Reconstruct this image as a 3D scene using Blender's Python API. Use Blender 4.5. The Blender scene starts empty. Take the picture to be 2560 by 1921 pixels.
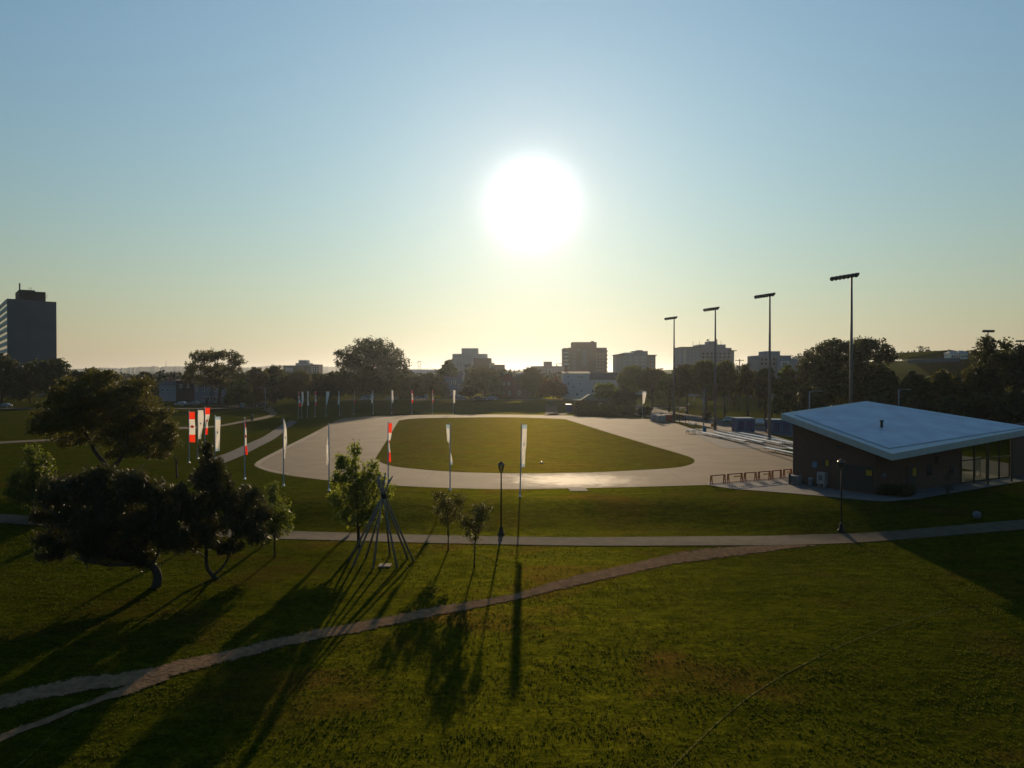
import bpy, math, random
import numpy as np
from mathutils import Vector, Matrix

# ---------------------------------------------------------------- camera, world, sun, exposure
sc = bpy.context.scene
COL = sc.collection
R = math.radians
FPX = 1956.0                       # focal length in photo pixels (photo is 2560 wide)
PITCH = math.atan(20.5 / FPX)
H = 11.0
cam = bpy.data.cameras.new("camera"); camo = bpy.data.objects.new("camera", cam); COL.objects.link(camo)
cam.sensor_width = 36.0; cam.lens = FPX / 2560 * 36.0
cam.clip_start = 0.5; cam.clip_end = 20000
camo.location = (0, 0, H); camo.rotation_euler = (math.pi / 2 - PITCH, 0, 0)
sc.camera = camo

SUN_EL = math.atan(430 / FPX); SUN_AZ = math.atan(51 / FPX)      # azimuth from +Y towards +X
SUN_DIR = Vector((math.sin(SUN_AZ) * math.cos(SUN_EL), math.cos(SUN_AZ) * math.cos(SUN_EL), math.sin(SUN_EL)))
sun = bpy.data.lights.new("sun", 'SUN'); sun.energy = 4.8; sun.angle = R(0.5); sun.color = (1.0, 0.76, 0.48)
suno = bpy.data.objects.new("sun", sun); COL.objects.link(suno)
suno.rotation_euler = SUN_DIR.to_track_quat('Z', 'Y').to_euler()

w = bpy.data.worlds.new("World"); sc.world = w; w.use_nodes = True
nt = w.node_tree; N = nt.nodes; L = nt.links
for n in list(N): N.remove(n)
wo = N.new('ShaderNodeOutputWorld'); bg = N.new('ShaderNodeBackground')
sky = N.new('ShaderNodeTexSky'); sky.sky_type = 'NISHITA'; sky.sun_disc = False
sky.sun_elevation = SUN_EL; sky.sun_rotation = SUN_AZ; sky.altitude = 0
sky.air_density = 2.4; sky.dust_density = 0.0; sky.ozone_density = 6.0
SKY = 0.09; bg.inputs['Strength'].default_value = SKY
# the glare of the low sun in the sky: brightness falls off with the angle from the sun's own direction
tc = N.new('ShaderNodeTexCoord'); dt = N.new('ShaderNodeVectorMath'); dt.operation = 'DOT_PRODUCT'
nrm = N.new('ShaderNodeVectorMath'); nrm.operation = 'NORMALIZE'
L.new(tc.outputs['Generated'], nrm.inputs[0]); L.new(nrm.outputs[0], dt.inputs[0]); dt.inputs[1].default_value = SUN_DIR
ac = N.new('ShaderNodeMath'); ac.operation = 'ARCCOSINE'; ac.use_clamp = False; L.new(dt.outputs['Value'], ac.inputs[0])
def lobe(sig, amp, col, power=1.0):
    a = N.new('ShaderNodeMath'); a.operation = 'DIVIDE'; L.new(ac.outputs[0], a.inputs[0]); a.inputs[1].default_value = R(sig)
    p = N.new('ShaderNodeMath'); p.operation = 'POWER'; L.new(a.outputs[0], p.inputs[0]); p.inputs[1].default_value = power
    m = N.new('ShaderNodeMath'); m.operation = 'MULTIPLY'; L.new(p.outputs[0], m.inputs[0]); m.inputs[1].default_value = -1
    e = N.new('ShaderNodeMath'); e.operation = 'EXPONENT'; L.new(m.outputs[0], e.inputs[0])
    v = N.new('ShaderNodeVectorMath'); v.operation = 'SCALE'; v.inputs[0].default_value = [c * amp for c in col]
    L.new(e.outputs[0], v.inputs['Scale']); return v
g1 = lobe(2.3, 1.5 / SKY, (1.0, 0.97, 0.95), 2.0); g2 = lobe(27.0, 1.0 / SKY, (0.37, 0.44, 0.36), 1.0); g3 = lobe(4.0, 1.0 / SKY, (0.30, 0.10, 0.05), 1.0)
# pale warm band of thick air along the horizon, strongest towards the sun
sz = N.new('ShaderNodeSeparateXYZ'); L.new(nrm.outputs[0], sz.inputs[0])
def m1(op, a, b=None):
    q = N.new('ShaderNodeMath'); q.operation = op
    for k, v in ((0, a), (1, b)):
        if v is None: continue
        if isinstance(v, (int, float)): q.inputs[k].default_value = v
        else: L.new(v, q.inputs[k])
    return q.outputs[0]
hz_e = m1('DIVIDE', m1('ABSOLUTE', m1('ARCSINE', sz.outputs[2])), -R(10.0)); hz_a = m1('DIVIDE', ac.outputs[0], -R(50.0))
g4 = N.new('ShaderNodeVectorMath'); g4.operation = 'SCALE'; g4.inputs[0].default_value = [c / SKY for c in (0.36, 0.22, 0.20)]
L.new(m1('EXPONENT', m1('ADD', hz_e, hz_a)), g4.inputs['Scale'])
tint = N.new('ShaderNodeVectorMath'); tint.operation = 'MULTIPLY'; tint.inputs[1].default_value = (0.57, 0.83, 1.16)   # the camera's cool white balance
mx = N.new('ShaderNodeVectorMath'); mx.operation = 'ADD'; L.new(g1.outputs[0], mx.inputs[0]); L.new(g2.outputs[0], mx.inputs[1])
mx2 = N.new('ShaderNodeVectorMath'); mx2.operation = 'ADD'; L.new(g3.outputs[0], mx2.inputs[0]); L.new(g4.outputs[0], mx2.inputs[1])
mx3 = N.new('ShaderNodeVectorMath'); mx3.operation = 'ADD'; L.new(mx.outputs[0], mx3.inputs[0]); L.new(mx2.outputs[0], mx3.inputs[1])
ad = N.new('ShaderNodeVectorMath'); ad.operation = 'ADD'; L.new(mx3.outputs[0], ad.inputs[1])
L.new(sky.outputs[0], tint.inputs[0]); L.new(tint.outputs[0], ad.inputs[0])
L.new(ad.outputs[0], bg.inputs['Color']); L.new(bg.outputs[0], wo.inputs['Surface'])

sc.view_settings.view_transform = 'Standard'; sc.view_settings.look = 'None'
sc.view_settings.gamma = 1.0; sc.view_settings.use_curve_mapping = False
sc.view_settings.exposure = 0.0
sc.render.engine = 'CYCLES'
sc.cycles.use_denoising = True
sc.cycles.max_bounces = 6; sc.cycles.diffuse_bounces = 2; sc.cycles.transparent_max_bounces = 6
sc.cycles.volume_bounces = 0; sc.cycles.caustics_reflective = False; sc.cycles.caustics_refractive = False
sc.cycles.sample_clamp_indirect = 4

# ---------------------------------------------------------------- helpers
rng = np.random.default_rng(7); random.seed(7)
CP, SP = math.cos(PITCH), math.sin(PITCH)
def ray(px, py):
    X = (px - 1280) / FPX; Z = (960.5 - py) / FPX
    return (X, CP + Z * SP, -SP + Z * CP)
def at(px, py, Y):
    d = ray(px, py); t = Y / d[1]
    return Vector((d[0] * t, Y, H + d[2] * t))
def S(t):
    t = np.clip(t, 0, 1); return t * t * (3 - 2 * t)
def terrain(x, y):
    x = np.asarray(x, float); y = np.asarray(y, float)
    edge = 71.0 - 3.0 * S((x - 15) / 10) ; wid = 10.5 + 18 * S((-x - 22) / 22)
    z = -1.3 * S((edge - y) / wid) - 0.35 * np.clip((61 - y) / 18, 0, 1) - 0.05 * np.clip(40 - y, 0, 22)
    berm = S((x + 92) / 30) * (1 - S((x - 14) / 30))
    z = z + 2.8 * S((y - 235) / 13) * berm
    z = z + 1.2 * S((y - 262) / 80)
    z = z + 23 * S((x - 105) / 240) * S((y - 300) / 170)
    z = z + 0.06 * np.sin(x * 0.23 + 1.3) * np.sin(y * 0.31) * S((74 - y) / 6) + 0.05 * np.sin(x * 0.11 + 0.4 * np.sin(y * 0.2)) * np.sin(y * 0.55 + x * 0.07) * S((74 - y) / 6)
    return z
def th(x, y): return float(terrain(x, y))
def gnd(px, py, off=0.0):
    d = ray(px, py); z = 0.0
    for i in range(40):
        t = (z + off - H) / d[2]; x = d[0] * t; y = d[1] * t
        z = z * 0.4 + th(x, y) * 0.6
    return Vector((x, y, th(x, y) + off))

def tag(o, label=None, cat=None, group=None, kind=None):
    if label: o['label'] = label
    if cat: o['category'] = cat
    if group: o['group'] = group
    if kind: o['kind'] = kind
    return o
def thing(name, label, cat, loc, rz=0.0, group=None):
    o = bpy.data.objects.new(name, None); o.empty_display_size = 0.2; COL.objects.link(o)
    o.location = loc; o.rotation_euler = (0, 0, rz)
    return tag(o, label, cat, group)
def link(name, me, parent=None, loc=None):
    o = bpy.data.objects.new(name, me); COL.objects.link(o)
    if parent is not None: o.parent = parent
    if loc is not None: o.location = loc
    return o

class MB:
    def __init__(s): s.v = []; s.f = []; s.mi = []; s.cur = 0
    def add(s, vs, fs):
        b = len(s.v); s.v += [tuple(v) for v in vs]; s.f += [tuple(b + i for i in f) for f in fs]; s.mi += [s.cur] * len(fs)
    def box(s, c, size, rz=0.0, rx=0.0, ry=0.0):
        hx, hy, hz = size[0] / 2, size[1] / 2, size[2] / 2
        M = Matrix.Rotation(rz, 3, 'Z') @ Matrix.Rotation(ry, 3, 'Y') @ Matrix.Rotation(rx, 3, 'X')
        vs = [M @ Vector((x, y, z)) + Vector(c) for z in (-hz, hz) for y in (-hy, hy) for x in (-hx, hx)]
        s.add(vs, [(0, 2, 3, 1), (4, 5, 7, 6), (0, 1, 5, 4), (2, 6, 7, 3), (0, 4, 6, 2), (1, 3, 7, 5)])
    def tube(s, pts, rad, n=8, cap=True):
        pts = [Vector(p) for p in pts]; m = len(pts)
        if not hasattr(rad, '__len__'): rad = [rad] * m
        rings = []
        for i, p in enumerate(pts):
            t = (pts[min(i + 1, m - 1)] - pts[max(i - 1, 0)])
            t = t.normalized() if t.length > 1e-9 else Vector((0, 0, 1))
            u = t.cross(Vector((0, 1, 0)) if abs(t.y) < 0.9 else Vector((1, 0, 0))).normalized(); v = t.cross(u)
            rings.append([p + (u * math.cos(a) + v * math.sin(a)) * rad[i] for a in [2 * math.pi * k / n for k in range(n)]])
        vs = [q for r in rings for q in r]
        fs = [(i * n + k, i * n + (k + 1) % n, (i + 1) * n + (k + 1) % n, (i + 1) * n + k) for i in range(m - 1) for k in range(n)]
        if cap: fs += [tuple(range(n - 1, -1, -1)), tuple((m - 1) * n + k for k in range(n))]
        s.add(vs, fs)
    def lathe(s, prof, n=12, c=(0, 0, 0)):
        vs = [(c[0] + r * math.cos(2 * math.pi * k / n), c[1] + r * math.sin(2 * math.pi * k / n), c[2] + z) for r, z in prof for k in range(n)]
        m = len(prof)
        fs = [(i * n + k, i * n + (k + 1) % n, (i + 1) * n + (k + 1) % n, (i + 1) * n + k) for i in range(m - 1) for k in range(n)]
        fs += [tuple(range(n - 1, -1, -1)), tuple((m - 1) * n + k for k in range(n))]
        s.add(vs, fs)
    def prism(s, poly, z0, z1):   # poly xy counter-clockwise; z0/z1 may be functions of (x,y)
        n = len(poly); a = [(x, y, z0(x, y) if callable(z0) else z0) for x, y in poly]; b = [(x, y, z1(x, y) if callable(z1) else z1) for x, y in poly]
        s.add(a + b, [tuple(range(n - 1, -1, -1)), tuple(range(n, 2 * n))] + [(i, (i + 1) % n, n + (i + 1) % n, n + i) for i in range(n)])
    def build(s, name, mats, parent=None, smooth=False, bevel=0.0, loc=None):
        me = bpy.data.meshes.new(name); me.from_pydata(s.v, [], s.f)
        for m in (mats if isinstance(mats, (list, tuple)) else [mats]): me.materials.append(m)
        if any(s.mi): me.polygons.foreach_set('material_index', s.mi)
        if smooth: me.polygons.foreach_set('use_smooth', [True] * len(me.polygons))
        me.update(); o = link(name, me, parent, loc)
        if bevel: b = o.modifiers.new('bevel', 'BEVEL'); b.width = bevel; b.segments = 2; b.limit_method = 'ANGLE'
        return o
def quads_mesh(name, V, mat):
    n = len(V); me = bpy.data.meshes.new(name); me.vertices.add(n); me.vertices.foreach_set('co', np.ascontiguousarray(V, dtype=np.float32).ravel())
    me.loops.add(n); me.loops.foreach_set('vertex_index', np.arange(n, dtype=np.int32))
    me.polygons.add(n // 4); me.polygons.foreach_set('loop_start', np.arange(0, n, 4, dtype=np.int32))
    me.materials.append(mat); me.update(calc_edges=True); return me

# ---------------------------------------------------------------- materials
MATS = {}
def pm(name, c1, c2=None, scale=2.0, rough=0.8, bump=0.0, bscale=None, metal=0.0, spec=0.4, detail=4, stretch=None, trans=0.0, tcol=None, lo=0.35, hi=0.65, sheen=0.0, emis=None):
    m = bpy.data.materials.new(name); m.use_nodes = True; t = m.node_tree; P = t.nodes['Principled BSDF']
    P.inputs['Roughness'].default_value = rough; P.inputs['Metallic'].default_value = metal
    P.inputs['Specular IOR Level'].default_value = spec
    c2 = c2 or tuple(c * 0.78 for c in c1)
    co = t.nodes.new('ShaderNodeTexCoord'); src = co.outputs['Object']
    if stretch:
        mp = t.nodes.new('ShaderNodeMapping'); mp.inputs['Scale'].default_value = stretch; t.links.new(src, mp.inputs[0]); src = mp.outputs[0]
    nz = t.nodes.new('ShaderNodeTexNoise'); nz.inputs['Scale'].default_value = scale; nz.inputs['Detail'].default_value = detail
    t.links.new(src, nz.inputs['Vector'])
    cr = t.nodes.new('ShaderNodeValToRGB'); cr.color_ramp.elements[0].position = lo; cr.color_ramp.elements[1].position = hi
    cr.color_ramp.elements[0].color = (*c1, 1); cr.color_ramp.elements[1].color = (*c2, 1)
    t.links.new(nz.outputs['Fac'], cr.inputs['Fac']); t.links.new(cr.outputs['Color'], P.inputs['Base Color'])
    if bump:
        nb = t.nodes.new('ShaderNodeTexNoise'); nb.inputs['Scale'].default_value = bscale or scale * 6; nb.inputs['Detail'].default_value = 3
        t.links.new(src, nb.inputs['Vector']); b = t.nodes.new('ShaderNodeBump'); b.inputs['Strength'].default_value = bump; b.inputs['Distance'].default_value = 0.1
        t.links.new(nb.outputs['Fac'], b.inputs['Height']); t.links.new(b.outputs[0], P.inputs['Normal'])
    if sheen: P.inputs['Sheen Weight'].default_value = sheen; P.inputs['Sheen Roughness'].default_value = 0.5
    if trans:
        tr = t.nodes.new('ShaderNodeBsdfTranslucent'); mixs = t.nodes.new('ShaderNodeMixShader'); mixs.inputs[0].default_value = trans
        if tcol: tr.inputs['Color'].default_value = (*tcol, 1)
        else: t.links.new(cr.outputs['Color'], tr.inputs['Color'])
        out = t.nodes['Material Output']; t.links.new(P.outputs[0], mixs.inputs[1]); t.links.new(tr.outputs[0], mixs.inputs[2]); t.links.new(mixs.outputs[0], out.inputs['Surface'])
    MATS[name] = m; return m

def grass_mat(name, dark, light, dry, dry_lo=0.52, dry_hi=0.68, gl=0.14):
    m = bpy.data.materials.new(name); m.use_nodes = True; t = m.node_tree; P = t.nodes['Principled BSDF']; Lk = t.links
    P.inputs['Roughness'].default_value = 1.0; P.inputs['Specular IOR Level'].default_value = 0.0
    co = t.nodes.new('ShaderNodeTexCoord')
    def nz(sc_, det=4, rough=0.55, st=None, dist=0.0):
        n = t.nodes.new('ShaderNodeTexNoise'); n.inputs['Scale'].default_value = sc_; n.inputs['Detail'].default_value = det; n.inputs['Roughness'].default_value = rough; n.inputs['Distortion'].default_value = dist
        if st:
            mp = t.nodes.new('ShaderNodeMapping'); mp.inputs['Scale'].default_value = st; Lk.new(co.outputs['Object'], mp.inputs[0]); Lk.new(mp.outputs[0], n.inputs['Vector'])
        else: Lk.new(co.outputs['Object'], n.inputs['Vector'])
        return n.outputs['Fac']
    def ramp(f, a, b, ca, cb):
        r = t.nodes.new('ShaderNodeValToRGB'); r.color_ramp.elements[0].position = a; r.color_ramp.elements[1].position = b
        r.color_ramp.elements[0].color = (*ca, 1); r.color_ramp.elements[1].color = (*cb, 1); Lk.new(f, r.inputs[0]); return r.outputs[0]
    def mix(f, a, b, mode='MIX'):
        r = t.nodes.new('ShaderNodeMix'); r.data_type = 'RGBA'; r.blend_type = mode
        if isinstance(f, float): r.inputs[0].default_value = f
        else: Lk.new(f, r.inputs[0])
        Lk.new(a, r.inputs[6]); Lk.new(b, r.inputs[7]); return r.outputs[2]
    base = ramp(nz(1.6, 6, 0.7, (1, 1.6, 1)), 0.33, 0.68, dark, light)
    dryc = ramp(nz(3.0, 5, 0.7), 0.3, 0.7, tuple(c * 0.8 for c in dry), dry)
    dm = ramp(nz(0.11, 5, 0.6, (1, 1.5, 1), 0.6), dry_lo, dry_hi, (0, 0, 0), (1, 1, 1))
    colr = mix(dm, base, dryc)
    fine = ramp(nz(7.0, 6, 0.85), 0.3, 0.72, (0.3, 0.3, 0.3), (1.5, 1.5, 1.3))
    colr = mix(1.0, colr, fine, 'MULTIPLY')
    clump = ramp(nz(0.42, 6, 0.75, (0.8, 2.2, 1), 0.8), 0.34, 0.66, (0.62, 0.66, 0.62), (1.3, 1.22, 1.1))
    colr = mix(1.0, colr, clump, 'MULTIPLY')
    Lk.new(colr, P.inputs['Base Color'])
    b = t.nodes.new('ShaderNodeBump'); b.inputs['Strength'].default_value = 0.7; b.inputs['Distance'].default_value = 0.10
    Lk.new(nz(5.0, 6, 0.75), b.inputs['Height'])
    b2 = t.nodes.new('ShaderNodeBump'); b2.inputs['Strength'].default_value = 0.3; b2.inputs['Distance'].default_value = 0.3
    Lk.new(nz(0.7, 3, 0.5, (1, 1.4, 1)), b2.inputs['Height']); Lk.new(b.outputs[0], b2.inputs['Normal'])
    # upright blades: the facing of the surface varies from blade to blade
    jn = t.nodes.new('ShaderNodeTexNoise'); jn.inputs['Scale'].default_value = 22.0; jn.inputs['Detail'].default_value = 2; Lk.new(co.outputs['Object'], jn.inputs['Vector'])
    js = t.nodes.new('ShaderNodeVectorMath'); js.operation = 'SUBTRACT'; Lk.new(jn.outputs['Color'], js.inputs[0]); js.inputs[1].default_value = (0.5, 0.5, 0.5)
    jm = t.nodes.new('ShaderNodeVectorMath'); jm.operation = 'MULTIPLY'; Lk.new(js.outputs[0], jm.inputs[0]); jm.inputs[1].default_value = (7.0, 7.0, 1.0)
    ja = t.nodes.new('ShaderNodeVectorMath'); ja.operation = 'ADD'; Lk.new(jm.outputs[0], ja.inputs[0]); Lk.new(b2.outputs[0], ja.inputs[1])
    jx = t.nodes.new('ShaderNodeVectorMath'); jx.operation = 'NORMALIZE'; Lk.new(ja.outputs[0], jx.inputs[0]); Lk.new(jx.outputs[0], P.inputs['Normal'])
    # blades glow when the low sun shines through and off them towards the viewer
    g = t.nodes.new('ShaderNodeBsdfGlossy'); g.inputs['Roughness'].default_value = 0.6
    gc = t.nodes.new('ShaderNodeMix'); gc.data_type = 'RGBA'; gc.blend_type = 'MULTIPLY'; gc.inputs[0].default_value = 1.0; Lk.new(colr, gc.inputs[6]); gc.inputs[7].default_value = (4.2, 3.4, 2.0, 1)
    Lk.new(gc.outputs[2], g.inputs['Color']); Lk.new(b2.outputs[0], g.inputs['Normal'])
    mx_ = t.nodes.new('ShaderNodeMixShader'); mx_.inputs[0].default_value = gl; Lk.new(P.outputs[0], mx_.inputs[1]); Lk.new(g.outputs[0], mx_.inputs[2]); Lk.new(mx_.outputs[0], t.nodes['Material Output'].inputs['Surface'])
    return m
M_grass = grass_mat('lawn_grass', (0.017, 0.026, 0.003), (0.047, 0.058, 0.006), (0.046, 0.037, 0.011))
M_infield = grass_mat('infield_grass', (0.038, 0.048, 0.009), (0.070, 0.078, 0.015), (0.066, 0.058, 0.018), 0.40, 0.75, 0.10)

def concrete_mat():
    m = pm('oval_concrete', (0.190, 0.132, 0.080), (0.145, 0.102, 0.063), 0.22, 0.85, 0.05, 30, detail=8, spec=0.05)
    t = m.node_tree; P = t.nodes['Principled BSDF']; Lk = t.links
    co = t.nodes.new('ShaderNodeTexCoord')
    # damp, polished stretch on the near bend
    mp = t.nodes.new('ShaderNodeMapping'); mp.inputs['Location'].default_value = (-6.5 / 7.0, -82.5 / 6.0, 0); mp.inputs['Scale'].default_value = (1 / 7.0, 1 / 6.0, 0)
    Lk.new(co.outputs['Object'], mp.inputs[0])
    ln = t.nodes.new('ShaderNodeVectorMath'); ln.operation = 'LENGTH'; Lk.new(mp.outputs[0], ln.inputs[0])
    nz = t.nodes.new('ShaderNodeTexNoise'); nz.inputs['Scale'].default_value = 0.9; nz.inputs['Detail'].default_value = 5; nz.inputs['Distortion'].default_value = 1.2
    Lk.new(co.outputs['Object'], nz.inputs['Vector'])
    ml = t.nodes.new('ShaderNodeMath'); ml.operation = 'MULTIPLY_ADD'; Lk.new(nz.outputs['Fac'], ml.inputs[0]); ml.inputs[1].default_value = 1.8; Lk.new(ln.outputs['Value'], ml.inputs[2])
    r = t.nodes.new('ShaderNodeMapRange'); r.inputs['From Min'].default_value = 1.25; r.inputs['From Max'].default_value = 2.0; r.inputs['To Min'].default_value = 0.72; r.inputs['To Max'].default_value = 0.85
    Lk.new(ml.outputs[0], r.inputs['Value']); Lk.new(r.outputs[0], P.inputs['Roughness'])
    r2 = t.nodes.new('ShaderNodeMapRange'); r2.inputs['From Min'].default_value = 1.25; r2.inputs['From Max'].default_value = 2.1; r2.inputs['To Min'].default_value = 0.16; r2.inputs['To Max'].default_value = 0.05; Lk.new(ml.outputs[0], r2.inputs['Value']); Lk.new(r2.outputs[0], P.inputs['Specular IOR Level'])
    # faint joints between the poured slabs
    jb = t.nodes.new('ShaderNodeTexBrick'); jb.offset = 0.0; jb.inputs['Scale'].default_value = 0.1; jb.inputs['Brick Width'].default_value = 0.9; jb.inputs['Row Height'].default_value = 1.4; jb.inputs['Mortar Size'].default_value = 0.006; jb.inputs['Mortar Smooth'].default_value = 0.3
    jb.inputs['Color1'].default_value = (1, 1, 1, 1); jb.inputs['Color2'].default_value = (0.93, 0.93, 0.93, 1); jb.inputs['Mortar'].default_value = (0.72, 0.72, 0.72, 1)
    Lk.new(co.outputs['Object'], jb.inputs['Vector']); mm = t.nodes.new('ShaderNodeMix'); mm.data_type = 'RGBA'; mm.blend_type = 'MULTIPLY'; mm.inputs[0].default_value = 1.0
    src_ = P.inputs['Base Color'].links[0].from_socket; Lk.new(src_, mm.inputs[6]); Lk.new(jb.outputs['Color'], mm.inputs[7]); Lk.new(mm.outputs[2], P.inputs['Base Color'])
    return m
M_oval = concrete_mat()
M_border = pm('pale_concrete', (0.26, 0.20, 0.14), (0.21, 0.165, 0.12), 0.8, 0.9, 0.05, 20, spec=0.06)
M_pave = pm('paving_concrete', (0.20, 0.18, 0.16), (0.16, 0.145, 0.13), 0.7, 0.9, 0.1, 20, spec=0.05)
M_asph = pm('path_asphalt', (0.12, 0.092, 0.06), (0.09, 0.07, 0.047), 1.2, 0.95, 0.25, 14, spec=0.04)
M_road = pm('road_asphalt', (0.10, 0.095, 0.09), (0.075, 0.07, 0.07), 1.0, 0.9, 0.1, 10, spec=0.03)
M_dirt = pm('trodden_dirt', (0.25, 0.155, 0.085), (0.15, 0.095, 0.052), 3.0, 1.0, 0.5, 6, detail=7, spec=0.0)
def fade_edges(m):
    t = m.node_tree; uv = t.nodes.new('ShaderNodeUVMap'); uv.uv_map = 'across'; sx = t.nodes.new('ShaderNodeSeparateXYZ'); t.links.new(uv.outputs[0], sx.inputs[0])
    def M(op, a, b=None, c=None):
        q = t.nodes.new('ShaderNodeMath'); q.operation = op
        for k, v in enumerate((a, b, c)):
            if v is None: continue
            if isinstance(v, (int, float)): q.inputs[k].default_value = v
            else: t.links.new(v, q.inputs[k])
        return q.outputs[0]
    a = M('SUBTRACT', 1.0, M('ABSOLUTE', M('MULTIPLY_ADD', sx.outputs[0], 2.0, -1.0)))
    co = t.nodes.new('ShaderNodeTexCoord'); n = t.nodes.new('ShaderNodeTexNoise'); n.inputs['Scale'].default_value = 2.6; n.inputs['Detail'].default_value = 7; n.inputs['Roughness'].default_value = 0.75; t.links.new(co.outputs['Object'], n.inputs['Vector'])
    v = M('MULTIPLY_ADD', n.outputs['Fac'], 1.5, M('ADD', a, -0.60)); r = t.nodes.new('ShaderNodeMapRange'); r.inputs['From Min'].default_value = 0.16; r.inputs['From Max'].default_value = 0.38; t.links.new(v, r.inputs['Value'])
    tr = t.nodes.new('ShaderNodeBsdfTransparent'); x = t.nodes.new('ShaderNodeMixShader'); t.links.new(r.outputs[0], x.inputs[0]); t.links.new(tr.outputs[0], x.inputs[1]); t.links.new(t.nodes['Principled BSDF'].outputs[0], x.inputs[2]); t.links.new(x.outputs[0], t.nodes['Material Output'].inputs['Surface'])
fade_edges(M_dirt)
M_chalk = grass_mat('faded_chalk', (0.035, 0.045, 0.018), (0.075, 0.085, 0.035), (0.06, 0.06, 0.03))
M_bark = pm('bark', (0.055, 0.042, 0.03), (0.03, 0.023, 0.017), 6, 0.95, 0.6, 14)
M_leaf = [pm('leaf_green', (0.035, 0.055, 0.010), (0.075, 0.095, 0.016), 0.7, 0.6, trans=0.42, tcol=(0.16, 0.19, 0.02)),
          pm('leaf_olive', (0.045, 0.048, 0.011), (0.085, 0.08, 0.018), 0.6, 0.6, trans=0.4, tcol=(0.12, 0.11, 0.015)),
          pm('leaf_bright', (0.06, 0.09, 0.012), (0.11, 0.14, 0.02), 0.9, 0.6, trans=0.5, tcol=(0.26, 0.30, 0.03)),
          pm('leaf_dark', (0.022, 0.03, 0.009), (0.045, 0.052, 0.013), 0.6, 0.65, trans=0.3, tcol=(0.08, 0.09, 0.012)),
          pm('leaf_rusty', (0.07, 0.035, 0.015), (0.10, 0.055, 0.02), 0.6, 0.65, trans=0.4, tcol=(0.22, 0.09, 0.03)),
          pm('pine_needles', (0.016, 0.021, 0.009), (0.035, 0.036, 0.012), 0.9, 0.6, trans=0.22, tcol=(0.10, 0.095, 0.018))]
M_woods = pm('distant_leaves', (0.04, 0.05, 0.02), (0.06, 0.07, 0.025), 0.05, 0.9)
M_steel = pm('galvanised_steel', (0.30, 0.32, 0.34), (0.22, 0.24, 0.26), 3, 0.5, metal=0.3)
M_mast = pm('mast_steel', (0.16, 0.155, 0.15), (0.11, 0.11, 0.105), 3, 0.55, metal=0.3)
M_fixt = pm('fixture_grey', (0.05, 0.05, 0.05), (0.035, 0.035, 0.035), 3, 0.6)
M_pole = pm('pale_blue_pole', (0.34, 0.42, 0.50), (0.26, 0.33, 0.42), 3, 0.45, metal=0.1)
M_black = pm('black_iron', (0.018, 0.016, 0.015), (0.03, 0.027, 0.025), 6, 0.7, spec=0.15)
M_cap = pm('lantern_cap', (0.5, 0.48, 0.45), (0.4, 0.38, 0.35), 5, 0.25, metal=0.8)
M_wflag = pm('white_cloth', (0.85, 0.85, 0.83), (0.75, 0.76, 0.76), 3, 0.85, trans=0.45, tcol=(0.80, 0.74, 0.62))
M_bflag = pm('pale_blue_cloth', (0.50, 0.64, 0.76), (0.44, 0.58, 0.70), 3, 0.85, trans=0.4, tcol=(0.42, 0.54, 0.62))
M_rflag = pm('red_cloth', (0.80, 0.03, 0.02), (0.65, 0.02, 0.015), 3, 0.85, trans=0.5, tcol=(0.95, 0.05, 0.015))
M_brick = None
def brick(name, c1, c2, mortar, scale=6.0):
    m = bpy.data.materials.new(name); m.use_nodes = True; t = m.node_tree; P = t.nodes['Principled BSDF']; P.inputs['Roughness'].default_value = 0.9
    co = t.nodes.new('ShaderNodeTexCoord'); sp = t.nodes.new('ShaderNodeSeparateXYZ'); cb = t.nodes.new('ShaderNodeCombineXYZ'); ad_ = t.nodes.new('ShaderNodeMath')
    t.links.new(co.outputs['Object'], sp.inputs[0]); t.links.new(sp.outputs[0], ad_.inputs[0]); t.links.new(sp.outputs[1], ad_.inputs[1])
    t.links.new(ad_.outputs[0], cb.inputs[0]); t.links.new(sp.outputs[2], cb.inputs[1])
    b = t.nodes.new('ShaderNodeTexBrick'); b.inputs['Scale'].default_value = scale; b.inputs['Color1'].default_value = (*c1, 1); b.inputs['Color2'].default_value = (*c2, 1); b.inputs['Mortar'].default_value = (*mortar, 1); b.inputs['Mortar Size'].default_value = 0.015
    t.links.new(cb.outputs[0], b.inputs['Vector']); t.links.new(b.outputs['Color'], P.inputs['Base Color']); return m
M_brick = brick('brown_brick', (0.105, 0.055, 0.036), (0.07, 0.038, 0.026), (0.10, 0.08, 0.065), 3.0)
M_rbrick = brick('red_brick', (0.22, 0.075, 0.05), (0.16, 0.055, 0.04), (0.2, 0.15, 0.12), 2.0)
M_roofm = pm('roof_membrane', (0.46, 0.55, 0.62), (0.34, 0.41, 0.49), 0.5, 0.5, 0.02, 8, detail=7, stretch=(1, 1, 1), spec=0.4)
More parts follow.
